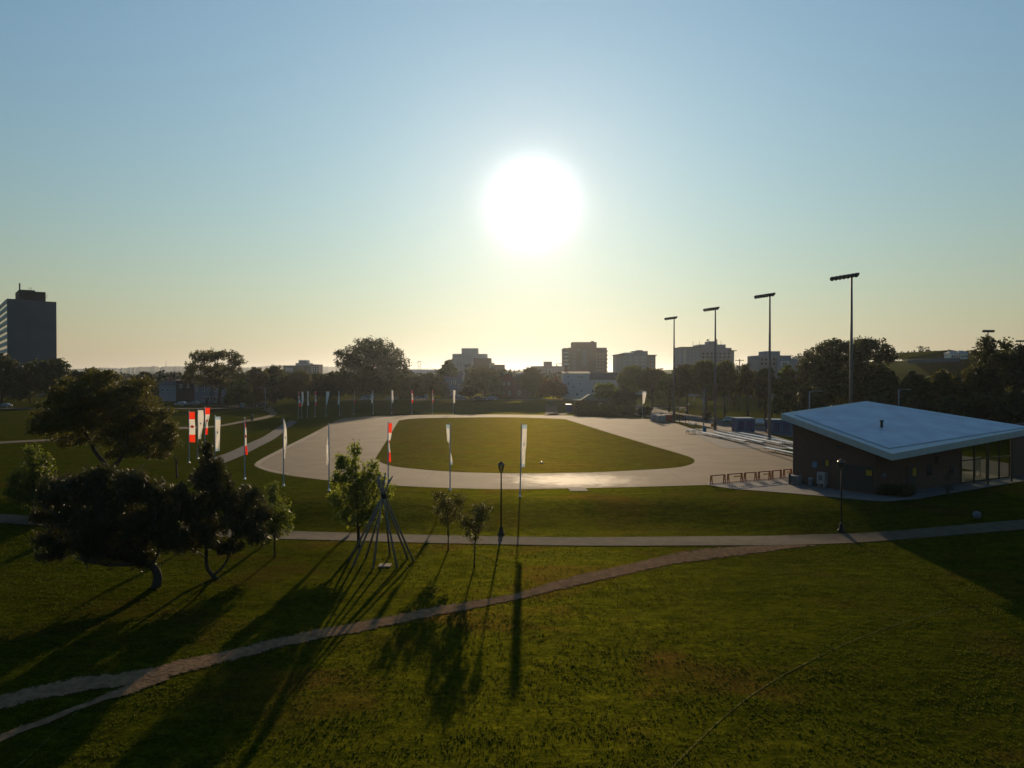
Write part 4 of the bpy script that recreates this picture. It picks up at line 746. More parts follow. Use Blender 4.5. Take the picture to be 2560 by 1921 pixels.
# citadel on its hill
cz = lambda x, y: th(x, y)
Y = 400; x0 = at(2275, 890, Y).x; x1 = at(2700, 890, Y).x
mb = MB(); top = [(2275, 897), (2285, 892), (2315, 888), (2345, 882), (2372, 876), (2385, 875), (2400, 877), (2440, 878), (2560, 872), (2750, 868)]
for (a, ra), (b, rb) in zip(top[:-1], top[1:]):
    A = at(a, ra, Y); B = at(b, rb, Y); za = cz(A.x, Y - 45) - 1; zb = cz(B.x, Y - 45) - 1
    mb.add([(A.x, Y - 45, za), (B.x, Y - 45, zb), (B.x, Y + 3, B.z), (A.x, Y + 3, A.z), (A.x, Y + 50, A.z), (B.x, Y + 50, B.z)], [(0, 1, 2, 3), (3, 2, 5, 4)])
tag(mb.build('citadel_rampart', M_grass), 'grass rampart along the top of the fortress hill', 'rampart')
mb = MB()
for a, b, ra, rb in ((2270, 2320, 898, 895), (2320, 2400, 895, 893)):
    A = at(a, ra + 2, Y - 18); B = at(b, rb + 2, Y - 18); mb.add([(A.x, Y - 18, A.z - 2), (B.x, Y - 18, B.z - 2), (B.x, Y - 18, B.z), (A.x, Y - 18, A.z), (A.x, Y - 12, A.z), (B.x, Y - 12, B.z)], [(0, 1, 2, 3), (3, 2, 5, 4)])
tag(mb.build('citadel_wall', C_conc), 'low pale stone wall below the rampart on the fortress hill', 'wall')
for (a, b, e, r_, lab) in ((2377, 2397, 884, 878, 'white house with grey roof on the fortress hill'), (2401, 2420, 884, 877, 'low white house with blue roof, right of the other hilltop house')):
    A = at((a + b) / 2, 893, Y - 14); oo = thing('hilltop_house', lab, 'house', (A.x, Y - 14, A.z - 1)); hw = (b - a) / 2 / FPX * Y; ze = (893 - e) / FPX * Y + 1; zr = (893 - r_) / FPX * Y + 1
    mb = MB(); mb.box((0, 3, ze / 2), (2 * hw, 6, ze)); mb.build('wall', flat('warm_white', (0.8, 0.72, 0.6)), oo)
    mb = MB(); mb.add([(-hw - .3, -.3, ze), (hw + .3, -.3, ze), (hw + .3, 6.3, ze), (-hw - .3, 6.3, ze), (-hw * .7, 3, zr), (hw * .7, 3, zr)], [(3, 2, 1, 0), (0, 1, 5, 4), (2, 3, 4, 5), (1, 2, 5), (3, 0, 4)]); mb.build('roof', C_lgrey, oo)
    for k in (-.55, 0, .55):
        mb = MB(); mb.box((hw * k, -.05, ze * .45), (.7, .1, 1.1)); mb.build('window', C_brown, oo)

# ---------------------------------------------------------------- the pavilion
Lc = Vector((27.46, 79.8, 7.17)); Fc = Vector((33.7, 69.3, 4.09)); Rc = Vector((55.0, 82.1, 5.55)); Bc = Vector((39.4, 87.0, 8.2))
dv = Vector((0.857, 0.515)); du = Vector((0.514, -0.857))
P1 = Vector((28.75, 80.0)); P2 = P1 + du * 9.35; P3 = P2 + dv * 13.9; P4 = P3 - du * 7.6; P5 = P1 + dv * 9.5 - du * 0.2
PO = Vector((P2.x, P2.y, 0.05))
def plane(a, b, c):
    n = (b - a).cross(c - a); return lambda x, y: a.z - (n.x * (x - a.x) + n.y * (y - a.y)) / n.z
pl1 = plane(Lc, Fc, Bc); pl2 = plane(Fc, Rc, Bc)
def side(x, y): return (Bc.x - Fc.x) * (y - Fc.y) - (Bc.y - Fc.y) * (x - Fc.x)
def roofz(x, y): return (pl1 if side(x, y) > 0 else pl2)(x, y)
pv = thing('pavilion', 'brown brick pavilion with sharp white sloping roof and glazed hall', 'building', PO)
ox, oy, oz = PO
THK = 0.62
lp = lambda p, z: (p.x - ox, p.y - oy, z - oz)
mb = MB(); T = [Lc, Fc, Rc, Bc]
vs = [lp(p, p.z) for p in T] + [lp(p, p.z - THK) for p in T]
mb.add(vs, [(0, 1, 3), (1, 2, 3), (4, 7, 5), (5, 7, 6), (0, 4, 5, 1), (1, 5, 6, 2), (2, 6, 7, 3), (3, 7, 4, 0)])
roof = mb.build('roof', M_fascia, pv)
cen = (Lc + Fc + Rc + Bc) / 4
mb = MB(); ins = []
def inset(i):
    a, b, c = T[i - 1], T[i], T[(i + 1) % 4]
    u = (a - b); u.z = 0; u.normalize(); v = (c - b); v.z = 0; v.normalize()
    s_ = abs(u.x * v.y - u.y * v.x); q = b + (u + v) * ((0.95 if i in (0, 1) else 0.35) / s_); return Vector((q.x, q.y, 0))
ins = [inset(i) for i in range(4)]
mb = MB(); vs = [(p.x - ox, p.y - oy, roofz(p.x, p.y) - oz + 0.02) for p in ins] + [(p.x - ox, p.y - oy, roofz(p.x, p.y) - oz + 0.07) for p in ins]
mb.add(vs, [(4, 5, 7), (5, 6, 7), (0, 1, 5, 4), (1, 2, 6, 5), (2, 3, 7, 6), (3, 0, 4, 7)]); mb.build('roof_membrane', M_roofm, roof)
mb = MB(); q = at(2204, 1092, 77); zq = roofz(q.x, 77); mb.tube([(q.x - ox, 77 - oy, zq - oz), (q.x - ox, 77 - oy, zq - oz + .62)], .13, 10); mb.tube([(q.x - ox, 77 - oy, zq - oz + .62), (q.x - ox, 77 - oy, zq - oz + .78)], .2, 10); mb.build('vent_pipe', M_frame, roof)
rzf = lambda x, y: roofz(x + ox, y + oy) - THK - oz + 0.05
def wallseg(a, b, th_=0.3, name='wall', m=None, z0=-.35, nrm=None):
    a = Vector(a); b = Vector(b); t = (b - a).normalized(); n_ = Vector((-t.y, t.x)) * th_      # thickness to the left of a->b
    poly = [(a.x - ox, a.y - oy), (b.x - ox, b.y - oy), (b.x + n_.x - ox, b.y + n_.y - oy), (a.x + n_.x - ox, a.y + n_.y - oy)]
    k = max(1, int((b - a).length / 1.5)); mb = MB()
    for i in range(k):
        p = a.lerp(b, i / k); q_ = a.lerp(b, (i + 1) / k)
        pts = [(p.x - ox, p.y - oy), (q_.x - ox, q_.y - oy), (q_.x + n_.x - ox, q_.y + n_.y - oy), (p.x + n_.x - ox, p.y + n_.y - oy)]
        mb.prism(pts, z0, rzf)
    return mb.build(name, m or M_brick, pv)
wallseg(P1, P2); wallseg(P2 + dv * 0.0 + Vector((0.0, 0.0)), P3); wallseg(P3, P4); wallseg(P5 + Vector((0, 0)), P1)
# wall details on the left face: px -> distance along the wall
def on_wall(P, d, px):
    k = (px - 1280) / FPX; return (k * P.y - P.x) / (d.x - k * d.y)
def plate(P, d, px0, px1, r0, r1, name, m, out=0.04, thick=0.06, par=None):
    n_ = Vector((d.y, -d.x)); t0, t1 = on_wall(P, d, px0), on_wall(P, d, px1); a = P + d * ((t0 + t1) / 2); yy = a.y
    z0, z1 = at(1280, r1, yy).z, at(1280, r0, yy).z; c = a + n_ * (out)
    mb = MB(); mb.box((c.x - ox, c.y - oy, (z0 + z1) / 2 - oz), (abs(t1 - t0), thick, z1 - z0), rz=math.atan2(d.y, d.x)); return mb.build(name, m, par or pv)
dd = plate(P1, du, 2097, 2185, 1163, 1226, 'garage_door', M_frame, 0.02, 0.06)
plate(P1, du, 2168, 2182, 1176, 1189, 'warning_sign', M_yellow, 0.08, 0.03, dd)
plate(P1, du, 2093, 2112, 1113, 1123, 'louvre', M_frame); wn = plate(P1, du, 2058, 2078, 1148, 1166, 'window', M_frame); plate(P1, du, 2066, 2074, 1151, 1165, 'notice', M_yellow, 0.09, 0.02, wn)
plate(P1, du, 2033, 2044, 1155, 1169, 'blue_sign', M_lblue); plate(P1, du, 2205, 2215, 1184, 1193, 'sign_plate', M_white) if False else None
df = plate(P2, dv, 2268, 2290, 1164, 1226, 'door', M_frame, 0.03, 0.08); plate(P2, dv, 2281, 2289, 1170, 1190, 'door_notice', M_yellow, 0.09, 0.03, df)
plate(P2, dv, 2206, 2215, 1183, 1193, 'sign_plate', M_stone)
for a, b, r0, r1 in ((2318, 2330, 1162, 1188), (2338, 2345, 1142, 1160), (2376, 2384, 1165, 1186)): plate(P2, dv, a, b, r0, r1, 'window', M_glass)
# glazed hall to the right of the brick front
G0 = P3 + dv * 0.0; gl = 9.6; Gb = 6.5
for k, (A, d_, ln, n) in enumerate([(P3 + du * 0.0, dv, gl, 4), (P3 - du * Gb, dv, gl, 4)]):
    mb = MB(); mb2 = MB()
    for i in range(n + 1):
        p = A + d_ * (ln * i / n); top_ = roofz(p.x, p.y) - THK
        mb.box((p.x - ox, p.y - oy, (top_ - oz) / 2), (0.12, 0.14, top_ - oz), rz=math.atan2(d_.y, d_.x))
    for zz in (0.12, 2.35):
        c = A + d_ * (ln / 2); mb.box((c.x - ox, c.y - oy, zz), (ln - 0.13, 0.1, 0.12), rz=math.atan2(d_.y, d_.x))
    gw = mb.build('glazing_frame', M_frame, pv)
    for i in range(n):
        a = A + d_ * (ln * (i + .03) / n); b = A + d_ * (ln * (i + .97) / n)
        mb = MB(); mb.add([(a.x - ox, a.y - oy, .18), (b.x - ox, b.y - oy, .18), (b.x - ox, b.y - oy, rzf(b.x - ox, b.y - oy) - .06), (a.x - ox, a.y - oy, rzf(a.x - ox, a.y - oy) - .06)], [(0, 1, 2, 3)]); mb.build('pane', M_clear, gw)
mb = MB(); E = P3 + dv * gl; E2 = E - du * Gb
wallseg(E + dv * 0.1, E + dv * 0.1 + dv * 6)
for tpos in (2, 6.5):
    p = P3 + dv * tpos + du * 1.6; top_ = roofz(p.x, p.y) - THK; mb = MB(); mb.tube([(p.x - ox, p.y - oy, 0), (p.x - ox, p.y - oy, top_ - oz)], 0.1, 8); mb.build('column', M_frame, pv)
c = P3 + dv * gl / 2 - du * Gb / 2
mb = MB(); mb.box((c.x - ox, c.y - oy, 0.03), (gl - .2, Gb - .2, .06), rz=math.atan2(dv.y, dv.x)); mb.build('hall_floor', M_pave, pv)
# hall furnishings seen through the glass
for i, (s_, t_) in enumerate(((1.6, 2.5), (4.6, 3.6), (7.2, 2.2))):
    p = P3 + dv * s_ - du * t_; fo = thing('display_board', 'pale display board inside the glazed hall, ' + ['beside the brick wall', 'in the middle', 'nearest the far end'][i], 'board', (p.x, p.y, .1), math.atan2(dv.y, dv.x), 'boards inside the glazed hall')
    mb = MB(); mb.box((0, 0, 1.35), (1.1, .05, 1.5)); mb.build('panel', M_white, fo); mb = MB()
    for s2 in (-.5, .5): mb.box((s2, 0, .75), (.05, .05, 1.5)); mb.box((s2, 0, .03), (.05, .5, .05))
    mb.build('stand', M_frame, fo)
# things standing by the left wall
def on_ground(px, row, Yd=None):
    g = gnd(px, row); return g
def wall_pt(px, out): t = on_wall(P1, du, px); p = P1 + du * t + Vector((du.y, -du.x)) * out; return Vector((p.x, p.y, 0.06))
ra = math.atan2(du.y, du.x)
o = thing('electrical_cabinet', 'grey electrical cabinet with white notice against the brick wall', 'cabinet', wall_pt(2064, 0.45), ra)
mb = MB(); mb.box((0, 0, 0.95), (.9, .5, 1.1)); mb.build('housing', M_steel, o, bevel=.02); mb = MB(); mb.box((0, -.27, 1.0), (.42, .03, .5)); mb.build('notice', M_stone, o)
for k in (-.3, .3): mb = MB(); mb.box((k, 0, .2), (.1, .4, .4)); mb.build('leg', M_steel, o)
o = thing('utility_box', 'low grey slatted air unit at the left wall corner', 'air unit', wall_pt(1997, 0.5), ra); mb = MB(); mb.box((0, 0, .45), (1.2, .6, .8)); mb.build('housing', M_steel, o, bevel=.03)
mb = MB()
for k in range(6): mb.box((0, -.315, .2 + k * .1), (1.0, .03, .04))
mb.build('grille', M_frame, o)
o = thing('litter_bin', 'short pale round bin beside the electrical cabinet', 'bin', wall_pt(2036, .5)); mb = MB(); mb.lathe([(.2, 0), (.24, .05), (.25, .65), (.22, .7)], 14); mb.build('drum', M_stone, o); mb = MB(); mb.lathe([(.26, .70), (.24, .78), (.1, .84)], 14); mb.build('lid', M_steel, o)
g = gnd(1974, 1212); o = thing('bollard', 'dark square bollard at the end of the barricades', 'bollard', g); mb = MB(); mb.box((0, 0, .55), (.16, .16, 1.15)); mb.build('post', M_frame, o, bevel=.01); mb = MB(); mb.box((0, 0, 1.14), (.2, .2, .05)); mb.build('cap', M_frame, o)
g = gnd(1981.5, 1210); o = thing('marker_post', 'short white marker post with yellow side beside the bollard', 'post', g); mb = MB(); mb.tube([(0, 0, 0), (0, 0, .75)], .09, 10); mb.build('post', M_white, o); mb = MB(); mb.tube([(0, 0, .76), (0, 0, .84)], .1, 10); mb.build('cap', M_yellow, o)
g = gnd(2442, 1296); mb = MB(); mb.lathe([(.0, -.05), (.22, 0), (.31, .14), (.33, .3), (.27, .47), (.13, .56), (.0, .58)], 18); tag(mb.build('round_stone', M_stone, None, True, loc=g), 'round pale stone ball on the shaded lawn by the pavilion', 'stone')
# ---------------------------------------------------------------- barricades
A_px = [(1777, 1812), (1819, 1855), (1861, 1890), (1896, 1925), (1930, 1953), (1959, 1979)]
base_row = lambda px: np.interp(px, [1777, 1856, 1893, 1927, 1955, 1981], [1213, 1206, 1203, 1200, 1197, 1195])
ordn = ['first', 'second', 'third', 'fourth', 'fifth', 'sixth', 'seventh', 'eighth', 'ninth', 'tenth', 'eleventh', 'twelfth']
for i, (a, b) in enumerate(A_px):
    ga, gb = gnd(a, base_row(a)), gnd(b, base_row(b)); d = gb - ga; ln = d.length; o = thing('barricade', ordn[i] + ' red and yellow A-frame barricade from the left', 'barricade', (ga + gb) / 2, math.atan2(d.y, d.x), 'barricades closing the oval beside the pavilion')
    hl = ln / 2; mb = MB(); mb.box((0, 0, .93), (ln + .06, .05, .10)); mb.build('top_rail', M_red, o); mb = MB(); mb.box((0, 0, .12), (ln, .04, .06)); mb.build('lower_rail', M_red, o)
    mb = MB(); mb.box((0.25 * hl, -.035, .66), (hl * .9, .02, .12)); mb.build('reflective_board', M_yellow, o) if i % 2 else None
    for s_ in (-1, 1):
        mb = MB(); x = s_ * (hl - .06)
        for q_ in (-1, 1): mb.tube([(x + q_ * .26, q_ * .12, 0), (x + q_ * .07, 0, .95)], .055, 5)
        mb.box((x, 0, .42), (.34, .05, .08)); lg = mb.build('leg_frame', M_red, o)
        mb = MB(); mb.add([(x - .12, -.04, .5), (x + .12, -.04, .5), (x + .05, -.04, .78), (x - .05, -.04, .78), (x - .12, -.02, .5), (x + .12, -.02, .5), (x + .05, -.02, .78), (x - .05, -.02, .78)], [(0, 1, 2, 3), (7, 6, 5, 4), (0, 4, 5, 1), (1, 5, 6, 2), (2, 6, 7, 3), (3, 7, 4, 0)]); mb.build('warning_panel', M_yellow, lg)

# ---------------------------------------------------------------- flags
LEAF = [(0, 1), (.16, .70), (.32, .78), (.26, .38), (.48, .58), (.56, .44), (.84, .50), (.74, .28), (.95, .16), (.52, -.18), (.58, -.36), (.07, -.26), (.07, -.85)]
LEAF = LEAF + [(-x, y) for x, y in LEAF[::-1] if abs(x) > 1e-6 or y < 0]
def flagpole(x, y, z, hgt, lab, group, lean=0.0):
    o = thing('flagpole', lab, 'flagpole', (x, y, z), 0, group)
    mb = MB(); mb.tube([(0, 0, -.1), (0, 0, .25), (lean * .5, 0, hgt * .5), (lean, 0, hgt)], [.075, .06, .055, .04], 10); mb.build('pole', M_pole, o, True)
    mb = MB(); mb.lathe([(.17, 0), (.17, .04), (.09, .07), (.085, .22)], 12, (0, 0, -.01)); mb.build('base', M_alu, o, True)
    mb = MB(); mb.lathe([(.0, hgt), (.05, hgt + .02), (.06, hgt + .07), (.03, hgt + .12), (.0, hgt + .13)], 10, (lean, 0, 0)); mb.build('finial', M_alu, o, True); return o
def banner(x, y, ztop, wid, ln, prof, style, lab, group, lean=0.0, sgn=1):
    """prof: list of (t, width factor, turn degrees) down the cloth"""
    o = thing('banner', lab, 'banner', (x, y, ztop), 0, group); nr, nc = 44, 6
    ts = [p[0] for p in prof]; wf = [p[1] for p in prof]; an = [p[2] for p in prof]
    ph = random.uniform(0, 6)
    def pt(u, t, eps=0.0):
        w_ = wid * np.interp(t, ts, wf); a = R(np.interp(t, ts, an)); rip = 0.07 * math.sin(u * 5 + t * 9 + ph) * (0.3 + t) * min(1, 1.4 - np.interp(t, ts, wf) + .3)
        X_ = sgn * (0.05 + u * w_); Yo = rip; return (X_ * math.cos(a) - Yo * math.sin(a) - lean * t * .5, X_ * math.sin(a) + Yo * math.cos(a) + eps, -t * ln)
    mb = MB(); vs = [pt(k / nc, i / nr) for i in range(nr + 1) for k in range(nc + 1)]
    for i in range(nr):
        t = (i + .5) / nr
        if style == 'can': mb.cur = 1 if (t < .25 or t > .75) else 0
        elif style == 'blue': mb.cur = 2 if (t < .10 or t > .93) else 0
        else: mb.cur = 0
        b = i * (nc + 1); base = len(mb.v)
        mb.add([vs[b + k] for k in range(nc + 1)] + [vs[b + nc + 1 + k] for k in range(nc + 1)], [(k, k + 1, nc + 2 + k, nc + 1 + k) for k in range(nc)])
    cl = mb.build('cloth', [M_wflag, M_rflag, M_bflag], o, True)
    mb = MB(); mb.tube([pt(0, 0), pt(1.03, 0)], .018, 6); mb.build('top_bar', M_alu, o)
    if style == 'can':
        mb = MB()
        for eps in (-.012, .012):
            P = [pt(.5 + lx * .42, .5 - ly * .42 * wid / ln, eps) for lx, ly in LEAF]; c = pt(.5, .5, eps)
            mb.add([c] + P, [(0, i + 1, (i + 1) % len(P) + 1) for i in range(len(P))])
        mb.build('maple_leaf', M_rflag, cl)
    else:
        mb = MB()
        for eps in (-.012, .012):
            P = [pt(.5 + .16 * math.cos(a_), .46 - .035 * math.sin(a_), eps) for a_ in [k * math.pi / 5 for k in range(10)]]; mb.add([pt(.5, .46, eps)] + P, [(0, i + 1, (i + 1) % 10 + 1) for i in range(10)])
        mb.build('emblem', M_bflag, cl)
    return o
W1 = [(0, 1, -8), (1, 1, -4)]; TW = [(0, .95, -10), (.35, .6, 20), (.7, .45, 60), (1, .35, 80)]; NA = [(0, .3, 60), (.3, .35, 50), (.6, .5, 20), (1, .4, 40)]
near = [  # px, top row, base row or None, style, profile, sgn, description
    (472, 1029, None, 'can', [(0, 1, -5), (.5, 1, 0), (1, 1, 6)], 1, 'red and white maple leaf banner hanging flat'),
    (494, 1025, None, 'white', [(0, 1, -5), (.3, 1.0, 5), (.7, .7, 25), (1, .5, 45)], 1, 'plain white banner with twisted lower end'),
    (512, 1019, None, 'can', [(0, 1, -5), (.25, .85, 10), (.6, .5, 50), (1, .45, 30)], 1, 'red and white banner narrowed by the wind'),
    (537, 1041, None, 'blue', [(0, .8, -5), (.4, .65, 25), (1, .6, 30)], 1, 'white banner with pale blue top, half behind the pine'),
    (611, 1046, None, 'can', [(0, .12, 70), (.4, .22, 55), (.7, .25, 20), (1, .35, 30)], 1, 'furled maple leaf banner showing red at its foot'),
    (708, 1049, 1212, 'white', [(0, .2, 60), (.3, .38, 15), (.6, .42, 20), (1, .12, 70)], 1, 'white banner bellied away from its pole'),
    (822, 1061, 1231, 'white', [(0, .08, 80), (.35, .15, 60), (.7, .32, 10), (1, .25, 30)], -1, 'narrow white banner blown to the left'),
    (970, 1057, 1222, 'can', [(0, .5, -5), (.25, .4, 15), (.5, .3, 50), (1, .3, 30)], 1, 'red-topped maple leaf banner beside the tree and pole frame'),
    (1125, 1061, 1230, 'blue', [(0, .45, 0), (.4, .35, 20), (.5, .12, 80), (.55, -.08, 60), (1, -.5, -20)], -1, 'white banner twisted across its pole, pale blue ends'),
    (1300, 1061, 1247, 'blue', [(0, .6, 0), (.5, .55, 5), (1, .4, 20)], 1, 'straight white banner on the right-hand pole')]
for i, (px, rt, rb, st, prof, sg, lab) in enumerate(near):
    Yd = (H - 6.5) * FPX / (rt - 940) if rb is None else 6.5 * FPX / (rb - rt)
    if i == 9: Yd = 71.0
    X_ = (px - 1280) / FPX * Yd; z = th(X_, Yd); hgt = at(px, rt, Yd).z - z; ln_ = .16 if i == 9 else 0.0
    flagpole(X_, Yd, z, hgt, ordn[i] + ' flagpole from the left in the near row', 'flagpoles on the near side of the oval', ln_)
    banner(X_ + ln_, Yd, z + hgt - .05, .72, 3.85, prof, st, lab, 'banners on the near side of the oval', ln_, sg)
far = [(746, 981, 1047, 'can'), (754, 980, 1045.5, 'white'), (768, 979, 1044.5, 'white'), (787.5, 979, 1043, 'can'), (815, 979, 1041.5, 'white'), (848.5, 978, 1039.5, 'white'), (885, 977, 1037.5, 'can'), (932.5, 976, 1036, 'white'), (979, 976, 1034.5, 'white'), (1029, 976, 1034, 'can'), (1081, 976, 1034, 'can'), (1133, 976, 1034, 'white')]
fprof = [[(0, .2, 50), (.5, .3, 30), (1, .7, 10)], [(0, .4, 30), (.5, .5, 10), (1, .2, 50)], [(0, .4, 30), (.5, .25, 30), (1, .4, 20)], [(0, .5, 10), (.1, .3, 50), (1, .4, 30)], [(0, 1, 0), (.5, .6, 10), (1, .2, 40)], [(0, .2, 50), (.5, .3, 40), (1, .5, 20)], [(0, .15, 50), (.6, .2, 50), (1, .4, 20)], [(0, .2, 50), (.7, .6, 10), (1, .4, 20)], [(0, .4, 30), (.6, .5, 10), (1, .5, 20)], [(0, .3, 60), (.6, .4, 20), (1, .4, 20)], [(0, .2, 60), (1, .3, 50)], [(0, .7, 10), (.5, .5, 20), (1, .5, 10)]]
for i, (px, rt, rb, st) in enumerate(far):
    Yd = H * FPX / (rb - 940); X_ = (px - 1280) / FPX * Yd; z = th(X_, Yd); hgt = at(px, rt, Yd).z - z
    flagpole(X_, Yd, z, hgt, ordn[i] + ' flagpole from the left in the far row', 'flagpoles on the far side of the oval')
    banner(X_, Yd, z + hgt - .05, .95, 3.7, fprof[i], st, ('red and white' if st == 'can' else 'white') + ' banner on the ' + ordn[i] + ' flagpole of the far row', 'banners on the far side of the oval', 0, -1 if i in (5, 7) else 1)
g = gnd(1606, 1046); flagpole(g.x, g.y, g.z, 7.0, 'lone flagpole among the trees right of the kiosk', 'flagpoles on the far side of the oval'); banner(g.x, g.y, g.z + 6.9, 1.0, 3.2, [(0, 1, 0), (.5, .8, 10), (1, .5, 30)], 'blue', 'white banner on the lone pole right of the kiosk', 'banners on the far side of the oval')

# ---------------------------------------------------------------- floodlight masts, lamps, poles
def mast(px, rt, Yd, lab, hw=2.1, nl=7, tilt=0.9, group='floodlight masts along the street'):
    X_ = (px - 1280) / FPX * Yd; z = th(X_, Yd); hgt = at(px, rt, Yd).z - z; o = thing('floodlight_mast', lab, 'floodlight mast', (X_, Yd, z), 0, group)
    mb = MB(); mb.tube([(0, 0, -.3), (0, 0, hgt * .5), (0, 0, hgt)], [.30, .22, .13], 12); mb.build('pole', M_mast, o, True)
    d_ = Vector((-.34, .94, 0)).normalized() if tilt else Vector((1, .1, 0)).normalized(); a0 = d_ * (hw * (1.75 if tilt else .85)); a1 = d_ * (-hw * (.7 if tilt else .5))
    for zz in (0.2,):
        mb = MB(); mb.tube([a1 + Vector((0, 0, hgt + zz)), a0 + Vector((0, 0, hgt + zz))], .07, 6); mb.build('crossarm', M_mast, o)
    for row in (0,):
        for k in range(nl):
            c = a1.lerp(a0, (k + .3) / (nl - .4)) + Vector((0, 0, hgt + 0.12)); mb = MB()
            ax = Vector((-.8, -.45, -.42)).normalized(); mb.tube([c - ax * .1, c + ax * .08, c + ax * .4, c + ax * .6], [.14, .22, .31, .30], 10); mb.build('floodlight', M_fixt, o, True)
    return o
for i, (px, rt, Yd) in enumerate([(1685, 795, 185), (1788, 772, 158), (1924, 738, 132.6), (2128, 690, 106.6)]):
    mast(px, rt, Yd, ['shortest-looking floodlight mast, farthest down the street', 'second farthest floodlight mast, beside the gooseneck lamp', 'third floodlight mast, between the two blue sheds', 'nearest and tallest floodlight mast behind the pavilion'][i], 2.0 + .0 * i)
mast(2469, 828, 200, 'floodlight mast poking above the two-topped tree', 2.2, 6, 0, 'floodlight masts beyond the right-hand trees'); mast(2550, 853, 262, 'floodlight mast cut by the right frame edge', 2.6, 6, 0, 'floodlight masts beyond the right-hand trees')
def lamp(px, row, lab, hgt):
    g = gnd(px, row); o = thing('lamp_post', lab, 'lamp post', g, 0, 'black lantern lamp posts on the lawn path')
    mb = MB(); mb.lathe([(.30, -.1), (.30, .06), (.2, .12), (.16, .3), (.17, .42), (.10, .55), (.075, .7)], 16); mb.build('base', M_black, o, True)
    mb = MB(); mb.tube([(0, 0, .68), (0, 0, hgt - .85)], [.065, .05], 12); mb.lathe([(.06, 0), (.09, .03), (.06, .06)], 12, (0, 0, hgt - 1.75)); mb.build('shaft', M_black, o, True)
    la = MB(); la.lathe([(.05, -.9), (.09, -.84), (.12, -.8), (.12, -.76)], 12, (0, 0, hgt)); la.lathe([(.27, -.24), (.28, -.2), (.2, -.1), (.08, -.04), (.05, 0), (.0, .06)], 12, (0, 0, hgt))
    for k in range(6):
        a = k * math.pi / 3; la.tube([(.12 * math.cos(a), .12 * math.sin(a), hgt - .77), (.25 * math.cos(a), .25 * math.sin(a), hgt - .23)], .014, 5)
    lo = la.build('lantern', M_black, o, False)
    mb = MB(); mb.lathe([(.11, -.76), (.235, -.24)], 6, (0, 0, hgt)); mb.build('glass', M_clear, lo)
    mb = MB(); mb.lathe([(.29, -.235), (.295, -.215), (.285, -.19)], 16, (0, 0, hgt)); mb.build('rim', M_cap, lo, True)
    return o
lamp(1253, 1336, 'black lantern lamp post at the path below the oval', 5.65); lamp(2103, 1328, 'black lantern lamp post in front of the pavilion', 5.6)
def street_light(px, rt, rb, Yd, lab, arm, name='street_light', m=None, r=.1, group='street lights and poles'):
    X_ = (px - 1280) / FPX * Yd; z = th(X_, Yd); hgt = at(px, rt, Yd).z - z; o = thing(name, lab, 'street light', (X_, Yd, z), 0, group)
    mb = MB(); mb.tube([(0, 0, -.2), (0, 0, hgt)], [r * 1.3, r], 8); mb.build('pole', m or M_steel, o, True)
    mb = MB(); mb.tube([(0, 0, hgt - .3), (arm * .4, 0, hgt + .05), (arm, 0, hgt)], .05, 6); mb.build('arm', m or M_steel, o)
    mb = MB(); mb.box((arm, 0, hgt - .02), (.7, .3, .14)); mb.build('lamp_head', M_steel, o, bevel=.03); return o
street_light(663, 970, 1026, 240, 'grey street light left of the far flag row', -1.9)
street_light(625, 945, 1012, 285, 'tall street light in front of the brown terrace house', -1.4)
street_light(2024, 978, 1040, 150, 'street light in the shade behind the roof corner', 2.2); street_light(2247, 974, 1040, 148, 'street light in the shade behind the roof slope', 2.0)
street_light(1820, 918, 1040, 230, 'street light rising out of the trees right of the second mast', 1.2)
def upole(px, rt, Yd, lab):
    X_ = (px - 1280) / FPX * Yd; z = th(X_, Yd); hgt = at(px, rt, Yd).z - z; o = thing('utility_pole', lab, 'utility pole', (X_, Yd, z), 0, 'wooden utility poles')
    mb = MB(); mb.tube([(0, 0, -.3), (0, 0, hgt)], [.2, .14], 8); mb.build('pole', M_bark, o, True); mb = MB(); mb.box((0, 0, hgt - .5), (2.8, .14, .16)); mb.build('crossarm', M_bark, o); mb = MB(); mb.lathe([(.25, 0), (.25, .8)], 10, (-.4, 0, hgt - 2.9)); mb.build('transformer', M_fixt, o)
    for k in (-1.2, -.4, .5, 1.2): mb = MB(); mb.lathe([(.06, 0), (.04, .25)], 6, (k, 0, hgt - .42)); mb.build('insulator', M_fixt, o)
upole(436, 928, 330, 'wooden utility pole with crossarm before the blue ridge'); upole(396, 929, 335, 'wooden utility pole at the right of the small round tree'); upole(1698, 911, 262, 'wooden utility pole beside the first floodlight mast'); upole(1849, 898, 250, 'utility pole above the thin-topped olive tree')
